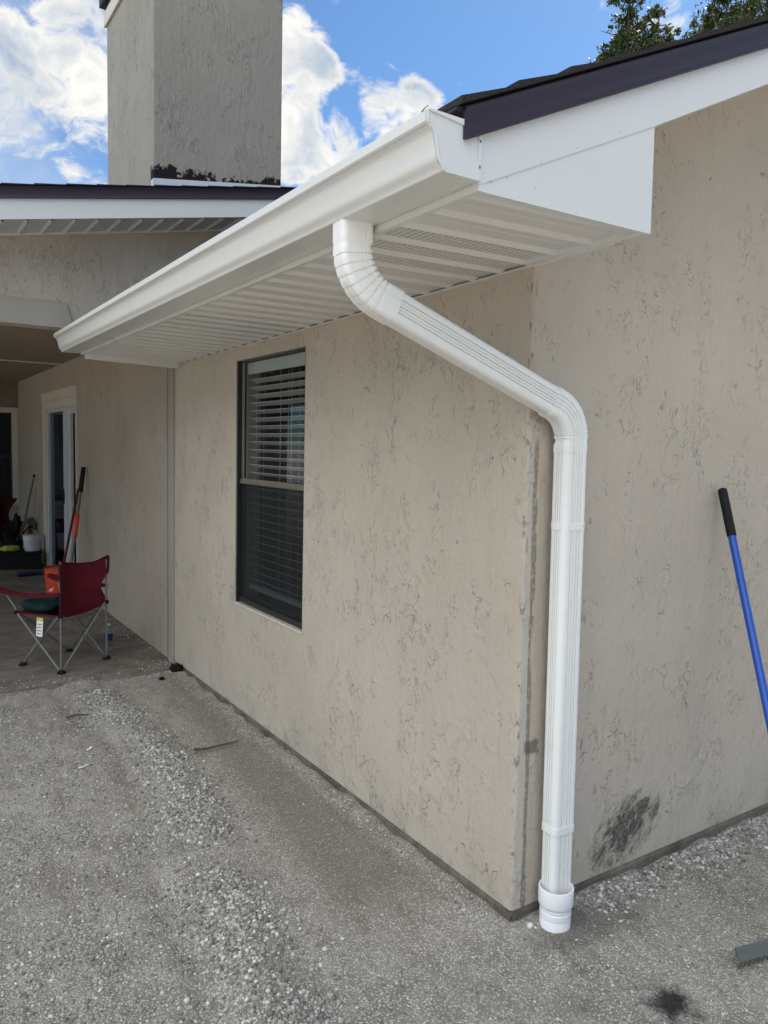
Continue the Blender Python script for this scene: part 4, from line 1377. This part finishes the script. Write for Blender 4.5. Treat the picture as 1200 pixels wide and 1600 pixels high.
# pale slanted bars printed on the front
mb = MB()
for k, (hh, a0_) in enumerate(((.035, 0), (.055, 7), (.075, 14))):
    a = R(-150 + a0_); r_b = .1415
    rows = []
    for i in range(5):
        aa = a + R(i * 2.2); zz = .095 + hh * i / 4 * .6
        rows.append([(BK[0] + r_b * math.cos(aa), BK[1] + r_b * math.sin(aa), BK[2] + zz), (BK[0] + (r_b + .001) * math.cos(aa), BK[1] + (r_b + .001) * math.sin(aa), BK[2] + zz + .016)])
    mb.sheet(rows)
mb.build('printed_mark', M['paper'], ob)
mb = MB(); mb.lathe((BK[0], BK[1], .001), [(.128, 0), (.135, .05), (.138, .095), (.132, .096), (.131, .062), (.1, .06)], 28)
tag(mb.build('bucket', M['white_plastic'], None, 40), 'white bucket underneath the orange bucket', 'bucket')


def pole(name, a, b, r, mat, label, extra=()):
    a, b = Vector(a), Vector(b)
    t = thing(name, a, label, 'pole')
    mb = MB(); mb.tube([a, a.lerp(b, .5), b], r, 12); mb.build('shaft', mat, t, 40)
    for nm, t0, t1, rr, mm in extra:
        mb = MB(); p0, p1 = a.lerp(b, t0), a.lerp(b, t1)
        mb.tube([p0, p0.lerp(p1, .04), p0.lerp(p1, .96), p1], [rr * .85, rr, rr, rr * .85], 12); mb.build(nm, mm, t, 40)
    return t


pole('pole', (-.36, 6.28, .12), (-.045, 6.80, 1.16), .013, M['maroon_pole'], 'thin maroon pole standing in the orange bucket')
pole('pole', (-.26, 6.36, .10), (-.036, 6.58, 1.40), .017, M['grey_pole'], 'grey pole with black grip and orange sleeve leaning by the door',
     (('grip', .80, 1.0, .024, M['black_foam']), ('sleeve', .44, .62, .026, M['orange'])))

# water bottle
WB = (-.335, 4.33, 0)
bt = thing('water_bottle', WB, 'clear plastic water bottle on the patio behind the chair leg', 'bottle')
mb = MB(); mb.lathe(WB, [(.026, .002), (.031, .008), (.030, .03), (.032, .05), (.029, .065), (.032, .08), (.032, .135), (.030, .15), (.018, .185), (.013, .195), (.013, .202)], 20); mb.build('body', M['bottle'], bt, 60)
mb = MB(); mb.lathe(WB, [(.0325, .085), (.0325, .128)], 20, cap=False); mb.build('label', M['navy'], bt, 60)
mb = MB(); mb.lathe(WB, [(.0145, .200), (.0145, .216), (.012, .218)], 14); mb.build('cap', M['white_plastic'], bt, 40)

# ================================================================== clutter at the far end
mb = MB()
cr = thing('storage_box', (-.34, 9.10, 0), 'black storage box on the floor left of the sliding door', 'storage box')
mb.prism([(-.60, 8.95, 0), (-.10, 8.80, 0), (-.06, 9.20, 0), (-.56, 9.36, 0)], (0, 0, .20)); mb.build('body', M['black_plastic'], cr, bevel=.012)
mb = MB(); mb.prism([(-.62, 8.93, .20), (-.085, 8.78, .20), (-.045, 9.22, .20), (-.57, 9.38, .20)], (0, 0, .025)); mb.build('lid', M['black_plastic'], cr, bevel=.008)
mb = MB(); rows = []
for i in range(9):
    t_ = i / 8
    rows.append([(-.46 + .36 * t_ + .0, 8.24 + .10 * t_ + k_ * .16, .004 + .050 * (.3 + .7 * math.sin(math.pi * min(1, .2 + t_ * .8))) * math.sin(math.pi * (.12 + .76 * k_)) + .008 * noise.noise(Vector((t_ * 6, k_ * 4, 0)))) for k_ in (0, .25, .5, .75, 1)])
mb.sheet(rows); mb.sheet([[(a, b, 0.002) for a, b, c in r] for r in rows])
tag(mb.build('folded_tarp', M['navy'], None, 60), 'flat blue bundle on the floor in front of the storage box', 'tarp')
wb = bucket('bucket', (-.175, 9.02, .226), .095, .110, .20, M['white_plastic'], 'white bucket standing on the black storage box', False)
mb = MB(); mb.lathe((-.175, 9.02, .226), [(.1005, .07), (.106, .13)], 24, cap=False); mb.build('printed_label', M['alu'], wb, 60)
mb = MB(); mb.lathe((-.175, 9.02, .226), [(.117, .19), (.117, .205), (.05, .212)], 24); mb.build('lid', M['alu'], wb, 40)
clod('rag', (-.44, 9.02, .262), (.11, .08, .040), M['yellow'], 'yellow green rag crumpled on the black storage box', 'rag')
clod('tool_bag', (-.40, 9.55, .27), (.16, .14, .26), M['black_foam'], 'black tool bag slumped behind the storage box', 'bag')
clod('tool_bag', (-.20, 10.15, .44), (.055, .06, .17), M['black_foam'], 'tall narrow black bag against the far wall', 'bag')
# blue bin, orange container
bb = MB(); bb.prism([(-.42, 10.2, .0), (-.12, 10.2, .0), (-.10, 10.2, .50), (-.44, 10.2, .50)], (0, .3, 0)); tag(bb.build('bin', M['navy'], None, bevel=.02), 'dark blue bin behind the folded maroon chair', 'bin')
bb = MB(); bb.lathe((-.40, 9.76, .28), [(.065, 0), (.075, .18), (.079, .181), (.079, .20), (.06, .205)], 18); tag(bb.build('bucket', M['orange'], None, 40), 'small orange container half hidden by the folded chair', 'container')
# vacuum tool: bent grey wand with hose
vt = thing('vacuum_wand', (-.16, 9.75, .2), 'grey curved vacuum wand with tan hose beside the far wall', 'vacuum')
mb = MB()
mb.tube([(-.26, 9.55, .30), (-.22, 9.62, .42), (-.17, 9.68, .52), (-.11, 9.72, .565), (-.06, 9.74, .57), (-.035, 9.745, .52), (-.03, 9.74, .42)], [.020, .022, .026, .030, .032, .030, .024], 12)
mb.build('wand', M['grey_pole'], vt, 50)
mb = MB(); mb.tube([(-.24, 9.58, .28), (-.18, 9.66, .40), (-.12, 9.70, .46), (-.06, 9.71, .475)], .011, 8); mb.build('strut', M['black_plastic'], vt, 50)
mb = MB(); mb.tube([(-.24, 9.58, .40), (-.32, 9.48, .30), (-.42, 9.36, .23), (-.56, 9.22, .17), (-.72, 9.05, .10)], .014, 10); mb.build('hose', M['hose_tan'], vt, 50)
pole('pole', (-.16, 10.05, .3), (-.035, 9.68, 1.20), .014, M['grey_pole'], 'slim grey pole leaning on the wall left of the sliding door', (('cap', .97, 1.0, .018, M['black_foam']),))
# second, folded camp chair at the frame edge
fc = thing('camp_chair', (-.55, 9.5, 0), 'folded maroon camp chair at the far left edge of the patio', 'camp chair')
mb = MB(); rows = []
for j in range(12):
    v = j / 11; zz = .28 + .64 * v; row = []
    wv = .10 + .055 * math.sin(v * 7.0) + .05 * v
    for i in range(9):
        u = i / 8
        row.append((-.50 + (u - .5) * 2 * wv + .03 * v, 9.45 + .05 * math.cos(u * 7 + v * 3) + .02 * math.sin(v * 9), zz + .03 * math.sin(u * 5)))
    rows.append(row)
mb.sheet(rows); mb.sheet([[(a, b + .03, c) for a, b, c in r] for r in rows])
mb.build('fabric', M['maroon_dark'], fc, 70)
for (a, b) in (((-.60, 9.40, 0), (-.42, 9.5, .55)), ((-.36, 9.42, 0), (-.56, 9.5, .55)), ((-.48, 9.52, 0), (-.46, 9.5, .5))):
    mb = MB(); mb.tube([a, b], .009, 8); mb.build('leg', M['steel'], fc, 40)

# ================================================================== trees behind the house
def tree(c, hgt, crown_r, clumps, label, seed, nl=46):
    rs = np.random.default_rng(seed)
    t = thing('oak_tree', (c[0], c[1], GZ), label, 'tree', 'trees behind the roof')
    mb = MB()
    mb.tube([(c[0], c[1], -.1), (c[0] + .1, c[1], hgt * .25), (c[0] - .1, c[1] + .1, hgt * .5), (c[0], c[1], hgt * .78)], [.30, .24, .19, .09], 10)
    ends = []
    for k in range(clumps.shape[0]):
        e = clumps[k]; s0 = hgt * rs.uniform(.35, .7)
        m_ = ((c[0] + e[0]) / 2 + rs.normal(0, .2), (c[1] + e[1]) / 2 + rs.normal(0, .2), (s0 + e[2]) / 2 - .1)
        mb.tube([(c[0], c[1], s0), m_, tuple(e[:3])], [.07, .04, .010], 6)
        for q_ in range(3):
            f = e[:3] + rs.normal(0, 1, 3) * e[3] * np.array([.7, .7, .8]); mb.tube([tuple(e[:3]), tuple(f)], [.012, .004], 4)
    mb.build('trunk', M['bark'], t, 60)
    V_, T_ = [], []
    for e in clumps:
        n = int(nl * 40 * e[3] ** 1.6 / .35) if len(e) < 5 else int(e[4])
        n = min(n, 4200)
        # twiggy sub clumps, leaving gaps
        sub = e[:3] + rs.normal(0, 1, (max(6, n // 60), 3)) * e[3] * np.array([.55, .55, .60])
        ctr = sub[rs.integers(0, len(sub), n)] + rs.normal(0, 1, (n, 3)) * e[3] * .17
        s_ = rs.uniform(.018, .036, n)
        u = rs.normal(0, 1, (n, 3)); u /= np.linalg.norm(u, axis=1)[:, None]
        w = np.cross(u, rs.normal(0, 1, (n, 3))); w /= np.linalg.norm(w, axis=1)[:, None]
        q_ = np.stack([ctr - u * s_[:, None] * 1.3, ctr + w * s_[:, None] * .55, ctr + u * s_[:, None] * 1.3, ctr - w * s_[:, None] * .55], 1)
        V_.append(q_.reshape(-1, 3)); T_.append(np.clip(rs.normal(.45, .22, n) + rs.normal(0, .12), 0, 1))
    v = np.concatenate(V_) - np.array([c[0], c[1], GZ]); tn = np.concatenate(T_); n = len(tn)
    me = bpy.data.meshes.new('crown')
    me.vertices.add(len(v)); me.vertices.foreach_set('co', v.ravel())
    me.loops.add(4 * n); me.loops.foreach_set('vertex_index', np.arange(4 * n, dtype=np.int32))
    me.polygons.add(n); me.polygons.foreach_set('loop_start', np.arange(0, 4 * n, 4, dtype=np.int32))
    me.update(calc_edges=True)
    at = me.attributes.new('tone', 'FLOAT', 'FACE'); at.data.foreach_set('value', tn.astype(np.float32))
    me.materials.append(M['leaf'])
    o = bpy.data.objects.new('crown', me); COL.objects.link(o); o.parent = t
    return t


def crown(c, hgt, r, seed, n=34):
    rs = np.random.default_rng(seed); out = []
    for k in range(n):
        dd = rs.normal(0, 1, 3); dd /= np.linalg.norm(dd); dd *= rs.uniform(.35, 1) ** .5
        out.append((c[0] + dd[0] * r, c[1] + dd[1] * r, hgt * .68 + dd[2] * hgt * .30, rs.uniform(.55, .8)))
    return out


def at_px(px, py, dist):
    v = (r_ * ((px - 600) / 1190.24) - u_ * ((py - 800) / 1190.24) + f_).normalized()
    return CAM + v * dist


def placed(lst, dist, seed):
    rs = np.random.default_rng(seed)
    return [tuple(at_px(a, b, dist + rs.uniform(-.5, .5))) + (s_,) for a, b, s_ in lst]


T1 = at_px(1000, 60, 15.0); T2 = at_px(1175, 40, 17.0)
cl1 = np.array(placed([(985, 25, .30), (978, 60, .34), (1000, 85, .40), (1040, 75, .30), (1062, 92, .22), (955, 95, .26), (938, 108, .20), (985, -10, .22), (1020, 40, .18), (1000, 120, .5), (1050, 55, .14), (960, 60, .14), (1030, 15, .10)], 15.0, 3) + crown((T1.x + .3, T1.y), 7.4, 2.2, 5, 26))
cl2 = np.array(placed([(1095, 48, .26), (1125, 38, .34), (1165, 18, .42), (1195, 20, .45), (1150, -5, .36), (1200, -20, .5), (1080, 62, .14), (1110, 22, .16)], 17.0, 4) + crown((T2.x + 1.2, T2.y), 8.0, 2.8, 9, 30))
tree((T1.x, T1.y), 7.6, 2, cl1, 'airy green oak showing over the roof edge, left of the other tree', 21)
tree((T2.x + .8, T2.y - .2), 8.6, 2.5, cl2, 'denser oak at the right edge of the picture above the roof', 22)
